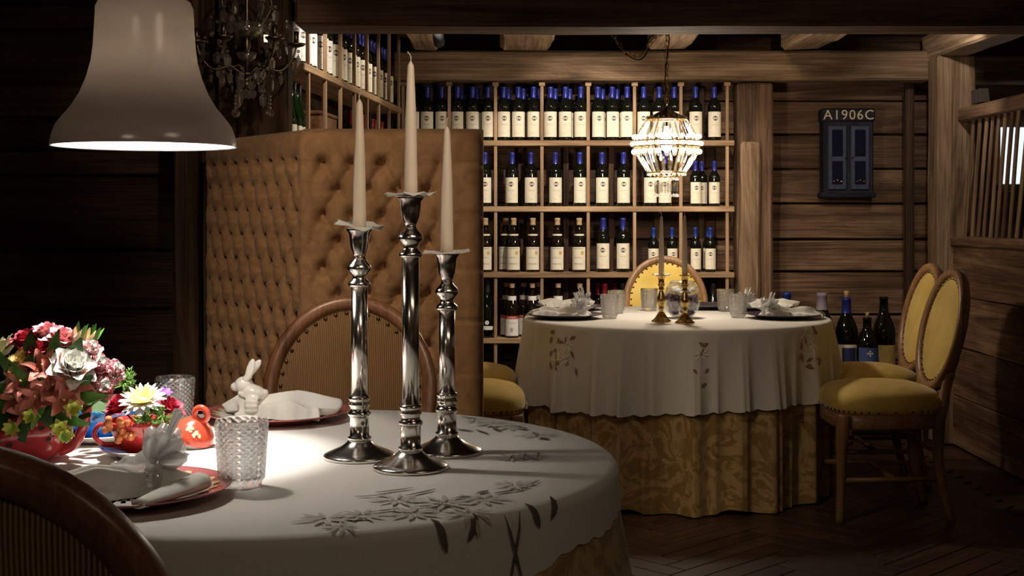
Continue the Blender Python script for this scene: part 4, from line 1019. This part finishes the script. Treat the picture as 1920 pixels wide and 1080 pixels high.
for i in range(16):
    a = rr.random()*6.28; q = .05*math.sqrt(rr.random()); g = ob('white_bloom', wbl, None, None, (p.x+q*math.cos(a), p.y+q*math.sin(a), p.z+.112+rr.random()*.02)); tag(g, 'white bloom at the top inside the glass globe vase', 'flower', 'white blooms in the globe vase')
# petals
def petal(L_, W_, cup=.3, curl=.2, ruf=0, nu=5, nv=6, tip=.5, mat=None):
    vs, fs = [], []
    for j in range(nv+1):
        t = j/nv; w_ = W_*(math.sin(PI*(t**tip)*.93+.06))
        for i in range(nu+1):
            s = 2*i/nu-1; x = s*w_; y = L_*t; z = cup*L_*(t**1.5)+.35*cup*w_*s*s*2-curl*L_*max(0, t-.6)**2*4+(ruf*L_*math.sin(s*7+t*3)*t if ruf else 0); vs.append((x, y, z))
    for j in range(nv):
        for i in range(nu): a = j*(nu+1)+i; fs.append((a, a+1, a+nu+2, a+nu+1))
    return mk(vs, fs, mat)
def leafm(L_, W_, mat): return petal(L_, W_, .12, .25, 0, 4, 7, .7, mat)
def flower(name, loc, zd, whorls, label, stem_to=None, core=None, s=1.0, group=None):
    o = bpy.data.objects.new(name, None); o.empty_display_size = .02; link(o); orient(o, loc, zd, R.random()*6); o.scale = (s, s, s); tag(o, label, 'flower', group)
    for (me, n, tilt, rad, z, off) in whorls:
        for i in range(n):
            a = 2*PI*i/n+off+R.uniform(-.1, .1); q = ob('petal', me, o)
            M = Matrix.Rotation(a, 4, 'Z') @ Matrix.Translation((0, rad, z)) @ Matrix.Rotation(tilt+R.uniform(-.08, .08), 4, 'X')
            q.matrix_local = M
    if core: ob('flower_centre', core, o)
    if stem_to is not None:
        d = (Vector(stem_to)-Vector(loc))/s; dl = o.rotation_quaternion.inverted() @ d
        ob('stem', tube([(0, 0, 0), dl*.5+Vector((0, 0, -.01)), dl], .0018/s, LEAFD, 6), o)
    return o
def rose(loc, zd, mat, label, size=.034, stem_to=None):
    k = size/.034
    key = mat.name
    if key not in ROSES:
        ROSES[key] = (petal(.034, .020, .35, .35, .02, mat=mat), petal(.028, .018, .25, .2, .02, mat=mat), petal(.022, .014, .15, .05, .03, mat=mat), lathe([(.004, 0), (.008, .006), (.007, .016), (.003, .020), (.0045, .015), (0, .012)], 14, mat))
    A, B, C, D_ = ROSES[key]
    return flower('rose', loc, zd, [(A, 6, .15, .004, 0, 0), (A, 5, .5, .004, .002, .5), (B, 5, .85, .004, .004, .2), (B, 5, 1.1, .0035, .005, .7), (C, 5, 1.3, .005, .006, .4), (C, 3, 1.5, .003, .008, .9)], label, stem_to, D_, k)
ROSES = {}
ALP = petal(.034, .0095, .25, .35, 0, 4, 6, .75, PS); ALP2 = petal(.036, .006, .3, .5, 0, 4, 6, .7, PS)
CHP = petal(.013, .0045, .15, .1, 0, 3, 4, .8, PCH); CAP = petal(.024, .014, .3, .2, .12, mat=PP); CAP2 = petal(.024, .014, .3, .2, .12, mat=PW)
STAM = lathe([(.0015, 0), (.001, .018), (.002, .022), (0, .024)], 6, PY)
# bouquet in the red teapot
TP = onz(58, 862, ZT)
tea = thing('teapot', 'red floral teapot used as a vase for the large bouquet', 'teapot', TP)
ob('pot_body', lathe([(.035, 0), (.042, .004), (.066, .025), (.079, .055), (.076, .080), (.060, .100), (.048, .108), (.045, .106), (.056, .096), (.070, .078), (.073, .055), (.060, .028), (0, .01)], 40, REDG), tea)
hd = ob('handle', tube(spline([(.058, -.01, .018), (.086, -.012, .032), (.106, -.014, .072), (.110, -.014, .108), (.092, -.012, .126), (.062, -.008, .110), (.055, -.006, .098)], 6), [.0095]*12+[.0085]*25, REDG, 12), tea)
ob('spout', tube(spline([(-.07, 0, .04), (-.10, 0, .06), (-.115, 0, .10)], 5), [.018-.0009*i for i in range(11)], REDG, 12), tea)
dk = petal(.012, .004, 0, 0, mat=INKK)
for i in range(16):
    a = -PI/2+R.uniform(-.1, 1.2); z = R.uniform(.04, .085); q = ob('painted_leaf', dk, tea); rr_ = .0785 if z < .07 else .076; orient(q, (rr_*math.cos(a), rr_*math.sin(a), z), (math.cos(a), math.sin(a), .1), R.random()*6)
STEM = TP+Vector((0, 0, .075)); DC = P(95, 745, 2.46); DR = .135
def dome(px, py, extra=0.0):
    x = (px-960)/F*2.46; z = EYE-(py-HOR)/F*2.46; dx, dz = x-DC.x, z-DC.z; q = DR**2-dx*dx-dz*dz
    dep = math.sqrt(q) if q > 0 else 0.0
    d = 2.46-dep*.8-extra; loc = P(px, py, d); return loc, (loc-DC).normalized()
def put_rose(px, py, mat, label, size=.034, up=.55, ex=0):
    l, zd = dome(px, py, ex); rose(l-zd*.018, zd+Vector((0, -.1, up)), mat, label, size, STEM)
put_rose(45, 632, PC, 'crimson rose at the crown of the bouquet beside the pink roses', .032)
put_rose(88, 618, PP, 'pink and white rose topping the teapot bouquet', .032)
put_rose(118, 632, PP, 'pale pink rose beside the green buds of the bouquet', .034)
put_rose(38, 678, PY, 'yellow rose in the teapot bouquet', .033, .2)
put_rose(138, 692, PW, 'big open white rose in the teapot bouquet', .045, .45, .01)
put_rose(72, 650, PC, 'crimson rose tucked beneath the pink ones', .026, .3)
put_rose(2, 650, PCR, 'cream rose at the edge of the bouquet', .034, .2)
put_rose(10, 725, PW, 'small white rose low at the bouquet edge', .024, .1)
for i, (px, py) in enumerate(((185, 690), (212, 700), (190, 730), (170, 662))):
    l, zd = dome(px, py, .0); flower('carnation', l-zd*.012, zd+Vector((0, -.2, .4)), [(CAP, 7, .2, .003, 0, 0), (CAP2 if i in (1, 3) else CAP, 6, .6, .003, .003, .4), (CAP, 6, .95, .003, .005, .2), (CAP2, 5, 1.25, .003, .007, .6)], ('ruffled pink carnation above the teapot handle', 'ruffled pink carnation with white petals, outermost of the bouquet', 'ruffled pink carnation near the green sprig', 'ruffled pink carnation under the green buds')[i], STEM, None, 1.15)
for i, (px, py) in enumerate(((42, 715), (78, 688), (100, 722), (70, 742), (52, 768), (118, 748), (138, 722), (108, 700), (30, 745))):
    l, zd = dome(px, py, .012); flower('alstroemeria', l-zd*.012, zd+Vector((R.uniform(-.3, .3), -.3, R.uniform(-.1, .3))), [(ALP, 3, .45, .002, 0, 0), (ALP2, 3, .6, .002, .001, 1.05)], 'salmon alstroemeria bloom on the front of the bouquet', STEM, STAM, 1.12, 'salmon alstroemeria in the bouquet')
for i, (px, py) in enumerate(((24, 800), (136, 765), (112, 800), (60, 778), (122, 812))):
    l, zd = dome(px, py, .015); flower('chartreuse_bloom', l, zd+Vector((0, -.3, .1)), [(CHP, 6, .2, .001, 0, 0), (CHP, 6, .7, .001, .002, .5)], 'small chartreuse bloom hanging over the teapot', STEM, None, 1.3, 'chartreuse blooms over the teapot')
for i, (px, py, a) in enumerate(((150, 628, .5), (165, 640, .9), (178, 632, 1.1), (143, 640, .3))):
    l, zd = dome(px, py); flower('lily_bud', l-zd*.02, zd+Vector((.3*a, 0, .9)), [(petal(.042, .007, .05, 0, 0, 3, 5, .7, PCR if i % 2 else LEAF), 4, 1.35, .003, 0, 0)], 'pale green bud sticking out of the bouquet top', STEM, None, 1.0, 'pale green buds of the bouquet')
LF = leafm(.075, .011, LEAF); LF2 = leafm(.06, .016, LEAFD)
for i, (px, py, dx, dz) in enumerate(((85, 775, .5, -1), (100, 790, .6, -.8), (45, 800, .1, -1), (15, 730, -.9, .1), (10, 760, -.8, -.5), (130, 785, .9, -.2), (60, 690, .2, .9), (50, 715, -.4, .6), (150, 720, .8, .5), (20, 690, -.5, .8), (140, 660, .5, .9), (75, 760, -.2, -.8), (5, 790, -.3, -.9), (160, 745, .9, .1), (60, 650, 0, .9), (100, 660, .3, .9))):
    l, zd = dome(px, py, .004); o = thing('bouquet_leaf', 'long green leaf in the teapot bouquet', 'leaf', (0, 0, 0), 0, 'leaves of the bouquet'); ob('blade', LF if i % 2 else LF2, o)
    y = Vector((dx, -.25, dz)).normalized(); z = (zd-y*zd.dot(y)).normalized(); x = y.cross(z)
    o.matrix_world = Matrix.Translation(l-y*.03) @ Matrix((x, y, z)).transposed().to_4x4()
    ob('stem', tube([(0, 0, 0), o.matrix_world.inverted() @ (l*.5+STEM*.5), o.matrix_world.inverted() @ STEM], .0013, LEAFD, 5), o)
fil = random.Random(8)
vs, fs = [], []
for i in range(60):
    u_ = Vector((fil.gauss(0, 1), fil.gauss(0, 1), abs(fil.gauss(0, 1)))).normalized(); c = DC+Vector((0, .01, -.03))+u_*(.085*fil.random()**.3); b = len(vs); s_ = u_.orthogonal().normalized()
    t2 = u_.cross(s_)
    for (q, e) in ((0, 0), (.014, .02), (0, .045), (-.014, .02)): vs.append(c+s_*q+u_*e+t2*fil.uniform(-.004, .004))
    fs.append((b, b+1, b+2, b+3))
o = ob('filler_greenery', mk(vs, fs, LEAFD), None, None, None, None, 'stuff'); tag(o, 'dense dark greenery filling the middle of the bouquet', 'greenery')
def sprig(loc, n, rad, label, seed, base):
    r = random.Random(seed); vs, fs = [], []
    for i in range(n):
        d = Vector((r.gauss(0, 1), r.gauss(0, 1), r.gauss(.5, 1))).normalized(); e = d*rad*r.uniform(.5, 1)
        tube_geo([(0, 0, 0), e*.5+Vector((0, 0, .004)), e], [.0012, .0011, .0005], 4, vs, fs)
        for k in range(5):
            q = e*r.uniform(.35, 1); f = q+(d+Vector((r.gauss(0, .6), r.gauss(0, .6), r.gauss(0, .6)))).normalized()*.011; tube_geo([q, f], [.0010, .0005], 3, vs, fs)
    tube_geo([(0, 0, 0), Vector(base)-Vector(loc)], .0014, 5, vs, fs)
    o = thing('green_sprig', label, 'foliage', loc); ob('needles', mk(vs, fs, NEED), o, kind='stuff'); return o
sprig(P(232, 722, 2.5), 34, .034, 'feathery green sprig between the bouquet and daisy cup', 1, STEM)
# red teacup, saucer, flowers
CP = onz(268, 856, ZT)
def saucer(p, label, m, s=1):
    o = thing('saucer', label, 'saucer', p); ob('saucer_body', lathe([(.03, 0), (.036, .001), (.060, .008), (.080, .018), (.082, .0185), (.081, .0205), (.060, .0115), (.036, .005), (0, .004)], 48, PORC), o)
    ob('saucer_glaze', lathe([(.001, .0052), (.036, .0060), (.060, .0127), (.077, .0195)], 48, m, cap=False), o); o.scale = (s, s, s); return o
saucer(CP, 'white-edged red saucer under the red teacup', REDG)
CUPP = [(.024, 0), (.028, .002), (.040, .014), (.054, .034), (.063, .058), (.0645, .066), (.062, .066), (.060, .058), (.050, .036), (.036, .016), (0, .008)]
def cup(p, label, m, hx):
    o = thing('teacup', label, 'cup', p+Vector((0, 0, .0055))); ob('cup_body', lathe(CUPP, 40, m), o)
    ob('handle', tube(spline([(hx*.056, 0, .052), (hx*.080, -.005, .056), (hx*.090, -.008, .038), (hx*.076, -.006, .020), (hx*.044, 0, .018)], 6), .005, m, 10), o)
    for i in range(12):
        a = -PI/2+R.uniform(-.9, .9); z = R.uniform(.02, .055); q = ob('painted_leaf', dk, o); rr_ = .034+.52*z; orient(q, (rr_*math.cos(a), rr_*math.sin(a), z), (math.cos(a), math.sin(a), -.6), R.random()*6)
    return o
cup(CP, 'red floral teacup filled with a daisy and berries', REDG, -1)
CB = CP+Vector((0, 0, .055))
GP1 = petal(.030, .0045, .12, .12, 0, 3, 4, .8, PW); GP2 = petal(.024, .004, .12, .1, 0, 3, 4, .8, PY)
flower('daisy', CP+Vector((.006, -.022, .105)), (.05, -.55, .9), [(GP1, 18, .12, .006, 0, 0), (GP1, 16, .32, .006, .002, .2), (GP2, 14, .6, .004, .003, .1)], 'large white daisy in the red teacup', CB, lathe([(.008, .003), (.006, .007), (0, .008)], 12, PY), 1.25)
rose(CP+Vector((-.038, .0, .088)), (-.4, -.3, .8), PC, 'crimson rose beside the daisy in the red teacup', .034, CB)
rose(CP+Vector((.045, .012, .082)), (.5, -.2, .8), PC, 'crimson rose behind the sprig in the red teacup', .03, CB)
flower('violet_bloom', CP+Vector((.036, .02, .118)), (.3, -.3, .9), [(petal(.014, .006, .2, .1, 0, 3, 4, .6, PV), 6, .3, .002, 0, 0)], 'tiny violet bloom behind the daisy', CB)
sprig(CP+Vector((.046, -.035, .078)), 30, .030, 'green sprig spilling over the red teacup rim', 2, CB)
sprig(CP+Vector((.02, -.05, .072)), 26, .026, 'green sprig below the daisy in the red teacup', 5, CB)
bm_ = lathe([(0, -.0075), (.0055, -.005), (.0076, 0), (.0055, .005), (0, .0075)], 10, BERRY)
br = thing('berry_cluster', 'cluster of orange berries over the red teacup rim', 'berries', CP+Vector((-.028, -.05, .062)))
for i in range(24):
    ob('berry', bm_, br, None, (R.gauss(0, .016), R.gauss(-.006, .007), R.uniform(-.022, .022)))
ob('stem', tube([(0, 0, 0), CB-br.location], .0015, LEAFD, 5), br)
# blue cup behind, its saucer
BC = Vector(((183-960)/F*2.66, 2.66, ZT)); saucer(BC, 'white-edged blue saucer between teapot and red teacup', BLUEG); cup(BC, 'blue floral teacup behind the teapot handle', BLUEG, 1)
sprig(BC+Vector((.0, -.02, .088)), 44, .048, 'green sprig growing from the blue teacup', 3, BC+Vector((0, 0, .05)))
# teapot lid leaning
lid = thing('teapot_lid', 'coral floral teapot lid with ring knob lying tilted', 'lid', onz(357, 838, ZT)+Vector((.004, 0, .0235)))
lid.rotation_euler = (math.radians(12), math.radians(27), math.radians(-8))
ob('lid_dome', lathe([(.044, 0), (.045, .002), (.040, .012), (.026, .028), (.012, .036), (.006, .038), (0, .038)], 36, ORNG), lid)
ob('lid_flange', lathe([(.036, -.013), (.038, -.012), (.042, -.001), (.044, .0005), (0, .0005)], 36, PORC), lid)
ob('ring_knob', tube([(.014*math.cos(a), 0, .050+.014*math.sin(a)) for a in [2*PI*i/20 for i in range(20)]], .006, ORNG, 10, True), lid)
pf = petal(.010, .004, 0, 0, mat=PCR)
for i in range(10):
    a = -PI/2+.2+R.uniform(-.5, .5); q = ob('painted_petal', pf, lid); rr_ = R.uniform(.026, .034); orient(q, (rr_*math.cos(a), rr_*math.sin(a), .0285-(rr_-.026)*1.15+.0006), (math.cos(a)*.7, math.sin(a)*.7, .7), R.random()*6)
# ------------------------------------------------------------------ pendant bell lamp
LX, LYY, LZ = -.70, 2.49, 1.353
lamp = thing('pendant_lamp', 'glazed bell-shaped pendant lamp above the bouquet', 'lamp', (LX, LYY, LZ))
outer = [(.172, 0), (.1725, .004), (.169, .020), (.163, .038), (.1545, .050), (.134, .075), (.119, .100), (.107, .129), (.0985, .160), (.0945, .190), (.092, .230), (.0905, .264), (.085, .276), (.070, .284), (.045, .288)]
inner = [(r-.004, z) for r, z in outer[::-1]]; inner[0] = (.041, .284)
ob('shade', lathe(outer+[(.018, .290)], 96, SHADE, cap=False), lamp)
ob('shade_lining', lathe([(.172, 0), (.1695, .0005)]+[(r-.0045, max(z-.003, .002)) for r, z in outer[1:]]+[(.018, .285)], 96, SHIN, cap=False), lamp)
ob('neck', lathe([(.018, .282), (.022, .30), (.022, .34), (.010, .36), (.006, .37)], 24, BRASS), lamp)
ob('cord', tube([(0, 0, .365), (0, 0, 2.305-LZ)], .004, BLACK, 8), lamp)
ob('bulb', lathe([(0, .165), (.022, .172), (.031, .195), (.026, .220), (.014, .24), (.014, .282)], 20, BULB), lamp)
light('pendant_beam', 'SPOT', (LX, LYY, LZ+.15), 46, (1, .96, .91), (LX+.02, LYY+.0, .76), .02, 56, .55)
light('pendant_glow', 'POINT', (LX, LYY, LZ+.150), 7, (1, .93, .84), None, .02)
# ------------------------------------------------------------------ lit crystal chandelier
ch = thing('crystal_chandelier', 'lit basket-shaped crystal chandelier on a chain above the far table', 'chandelier', P(1250, 270, 5.98).to_tuple())
def prism(L_, W_, T_, mat):
    vs = [(0, 0, 0), (W_, 0, -L_*.3), (0, T_, -L_*.3), (-W_, 0, -L_*.3), (0, -T_, -L_*.3), (W_*.8, 0, -L_*.8), (0, T_*.8, -L_*.8), (-W_*.8, 0, -L_*.8), (0, -T_*.8, -L_*.8), (0, 0, -L_)]
    fs = [(0, 1, 2), (0, 2, 3), (0, 3, 4), (0, 4, 1)]+[(1+i, 5+i, 5+(i+1) % 4, 1+(i+1) % 4) for i in range(4)]+[(9, 6, 5), (9, 7, 6), (9, 8, 7), (9, 5, 8)]
    return mk(vs, fs, mat, False)
def bead(r, mat, n=8): return lathe([(0, -r), (r*.7, -r*.7), (r, 0), (r*.7, r*.7), (0, r)], n, mat, False)
ring = lambda r, z, q, m, n=40: tube([(r*math.cos(2*PI*i/n), r*math.sin(2*PI*i/n), z) for i in range(n)], q, m, 6, True)
ob('hoop', ring(.152, -.012, .004, BRASS), ch); ob('hoop', ring(.152, .012, .004, BRASS), ch); ob('hoop', ring(.088, .112, .004, BRASS), ch); ob('hoop', ring(.085, -.130, .004, BRASS), ch); ob('hoop', ring(.052, -.150, .003, BRASS), ch)
b1 = bead(.0135, CBEAD); b2 = bead(.0115, CBEAD); b3 = bead(.0075, CBEAD); pr1 = prism(.118, .0095, .006, CRYS); pr2 = prism(.118, .0095, .006, CRYS); pr3 = prism(.06, .006, .004, CRYS)
for i in range(26):
    a = 2*PI*i/26; c, s = math.cos(a), math.sin(a)
    ob('crystal_bead', b1, ch, None, (.156*c, .156*s, 0)); ob('crystal_bead', b2, ch, None, (.150*c, .150*s, .032)); ob('crystal_bead', b1, ch, None, (.150*c, .150*s, -.036))
for i in range(22):
    a = 2*PI*(i+.5)/22; c, s = math.cos(a), math.sin(a)
    q = ob('crystal_prism', pr1, ch); orient(q, (.090*c, .090*s, .118), Vector((-.055*c, -.055*s, .10)), 0)
    q = ob('crystal_prism', pr2, ch); orient(q, (.146*c, .146*s, -.040), Vector((.056*c, .056*s, .085)), 0)
    ob('crystal_bead', b3, ch, None, (.088*c, .088*s, .122)); ob('crystal_bead', b3, ch, None, (.085*c, .085*s, -.138))
for i in range(12):
    a = 2*PI*i/12; c, s = math.cos(a), math.sin(a)
    ob('crystal_bead', b3, ch, None, (.052*c, .052*s, -.160)); ob('crystal_prism', pr3, ch, None, (.052*c, .052*s, -.168)); ob('crystal_bead', b3, ch, None, (.052*c, .052*s, -.235))
for i in range(6):
    a = PI*2*i/6; ob('rib', tube([(.088*math.cos(a), .088*math.sin(a), .112), (.152*math.cos(a), .152*math.sin(a), .012), (.152*math.cos(a), .152*math.sin(a), -.012), (.085*math.cos(a), .085*math.sin(a), -.13), (.052*math.cos(a), .052*math.sin(a), -.15)], .0022, BRASS, 5), ch)
ob('crown', lathe([(.092, .115), (.088, .120), (.030, .150), (.012, .160), (.008, .175)], 32, BRONZE, cap=False), ch)
ob('bulb', lathe([(0, -.035), (.018, -.03), (.026, -.005), (.024, .02), (.012, .05), (.010, .08)], 16, BULB2), ch)
light('chandelier_glow', 'POINT', (ch.location.x, ch.location.y, ch.location.z-.0), 50, (1, .86, .68), None, .05)
def chain(path, pitch, mat, r=.0017, lw=.009):
    pts = spline(path, 24); vs, fs = [], []; acc = 0; k = 0; last = pts[0]; nxt = 0
    dist = 0
    for a, b in zip(pts, pts[1:]):
        dist += (b-a).length
        if dist >= nxt:
            t = (b-a).normalized(); u = t.orthogonal().normalized(); u = Quaternion(t, (PI/2)*(k % 2)+.4) @ u
            tube_geo([a+t*(pitch*.75*math.cos(q))+u*(lw*math.sin(q)) for q in [2*PI*i/12 for i in range(12)]], r, 5, vs, fs, True); k += 1; nxt += pitch
    return mk(vs, fs, mat)
hk = P(1250, 56, 5.98)-ch.location
ob('chain', chain([(0, 0, .175), (.0, 0, .27), (0, 0, .40), hk], .026, BRASS), ch)
ob('swag_chain', chain([hk, P(1222, 78, 5.98)-ch.location, P(1205, 100, 5.98)-ch.location, P(1180, 103, 5.98)-ch.location, P(1160, 82, 5.98)-ch.location, P(1143, 50, 5.98)-ch.location, P(1138, 30, 5.98)-ch.location], .026, BRASS), ch)
ob('cord', tube(spline([(0, 0, .17), (-.006, .004, .30), (.004, .004, .42), (.012, .004, .48), hk+Vector((0, 0, .02))], 8), .003, BLACK, 6), ch)
ob('cord', tube(spline([hk+Vector((0, 0, .01)), P(1217, 72, 5.98)-ch.location, P(1212, 100, 5.98)-ch.location, P(1196, 112, 5.98)-ch.location, P(1170, 96, 5.98)-ch.location, P(1143, 44, 5.98)-ch.location], 8), .003, BLACK, 6), ch)
ob('hook', tube(spline([hk+Vector((0, 0, -.012)), hk+Vector((.012, 0, 0)), hk+Vector((0, 0, .02)), hk+Vector((0, 0, .075))], 5), .004, BRONZE, 6), ch)
# ------------------------------------------------------------------ unlit crystal fixture by the broad post
cs = thing('unlit_crystal_chandelier', 'unlit bronze and crystal chandelier hanging before the dark broad post', 'chandelier', P(463, 150, 4.55).to_tuple())
AL = prism(.050, .014, .006, CRYSD); AL2 = prism(.036, .010, .005, CRYSD); BD = bead(.010, CRYSD); BD2 = bead(.0065, CRYSD); BALL = bead(.016, CRYSD, 12)
ob('stem', lathe([(.010, -.035), (.017, -.03), (.020, -.012), (.014, -.004), (.010, .01), (.026, .016), (.028, .022), (.008, .03), (.007, .10), (.014, .12), (.008, .14), (.006, .30), (.004, .62)], 20, BRONZE), cs)
ob('glass_bowl', lathe([(.006, .145), (.04, .150), (.056, .175), (.05, .20), (.046, .198), (.052, .176), (.04, .155)], 24, CRYSD), cs)
ob('bobeche', lathe([(.008, .06), (.03, .075), (.036, .095), (.033, .095), (.026, .078), (.008, .066)], 24, CRYSD), cs)
rs = random.Random(21)
for i in range(6):
    a = 2*PI*i/6+.25; c, s = math.cos(a), math.sin(a); pt = lambda r, z: Vector((r*c, r*s, z))
    ob('arm', tube(spline([pt(.015, .02), pt(.06, .045), pt(.115, .035), pt(.155, .075), pt(.17, .12)], 6), .0035, BRONZE, 6), cs)
    ob('arm', tube(spline([pt(.01, .14), pt(.06, .21), pt(.085, .27), pt(.05, .33), pt(.02, .30)], 6), .003, BRONZE, 6), cs)
    ob('drip_cup', lathe([(.006, 0), (.028, .006), (.034, .014), (.03, .012), (.006, .006)], 16, BRONZE, cap=False), cs, None, pt(.17, .118))
    ob('candle_sleeve', lathe([(.009, 0), (.009, .05), (0, .052)], 10, BRONZE), cs, None, pt(.17, .124))
    for (r, z, me) in ((.17, .105, AL), (.155, .06, AL), (.12, .020, AL2), (.085, .025, AL), (.06, .03, AL2), (.085, .255, AL), (.06, .20, AL2), (.10, .16, AL), (.13, .20, AL2), (.14, .12, AL2), (.045, -.005, AL2)):
        q = ob('crystal_drop', me, cs, None, pt(r, z)+Vector((rs.gauss(0, .008), rs.gauss(0, .008), rs.gauss(0, .008)))); q.rotation_euler = (rs.gauss(0, .08), rs.gauss(0, .08), rs.random()*6)
        ob('crystal_bead', BD2, cs, None, q.location+Vector((0, 0, .007)))
    for k in range(6):
        t = k/5; ob('crystal_bead', BD2 if k % 2 else BD, cs, None, pt(.085+.085*t, .255-.13*t-.05*math.sin(PI*t)))
    if i % 2 == 0:
        ob('crystal_drop', AL, cs, None, pt(.055, -.045)); ob('crystal_bead', BD, cs, None, pt(.055, -.035)); ob('crystal_bead', BD2, cs, None, pt(.055, -.02))
for (px, py) in ((442, 212), (506, 212)):
    q = P(px, py, 4.50)-cs.location; ob('crystal_ball', BALL, cs, None, q)
    for k in range(4): ob('crystal_bead', BD2, cs, None, q+Vector((0, 0, .02+k*.013)))
for k in range(8):
    a = 2*PI*k/8; ob('crystal_drop', AL2, cs, None, (.024*math.cos(a), .024*math.sin(a), -.030))
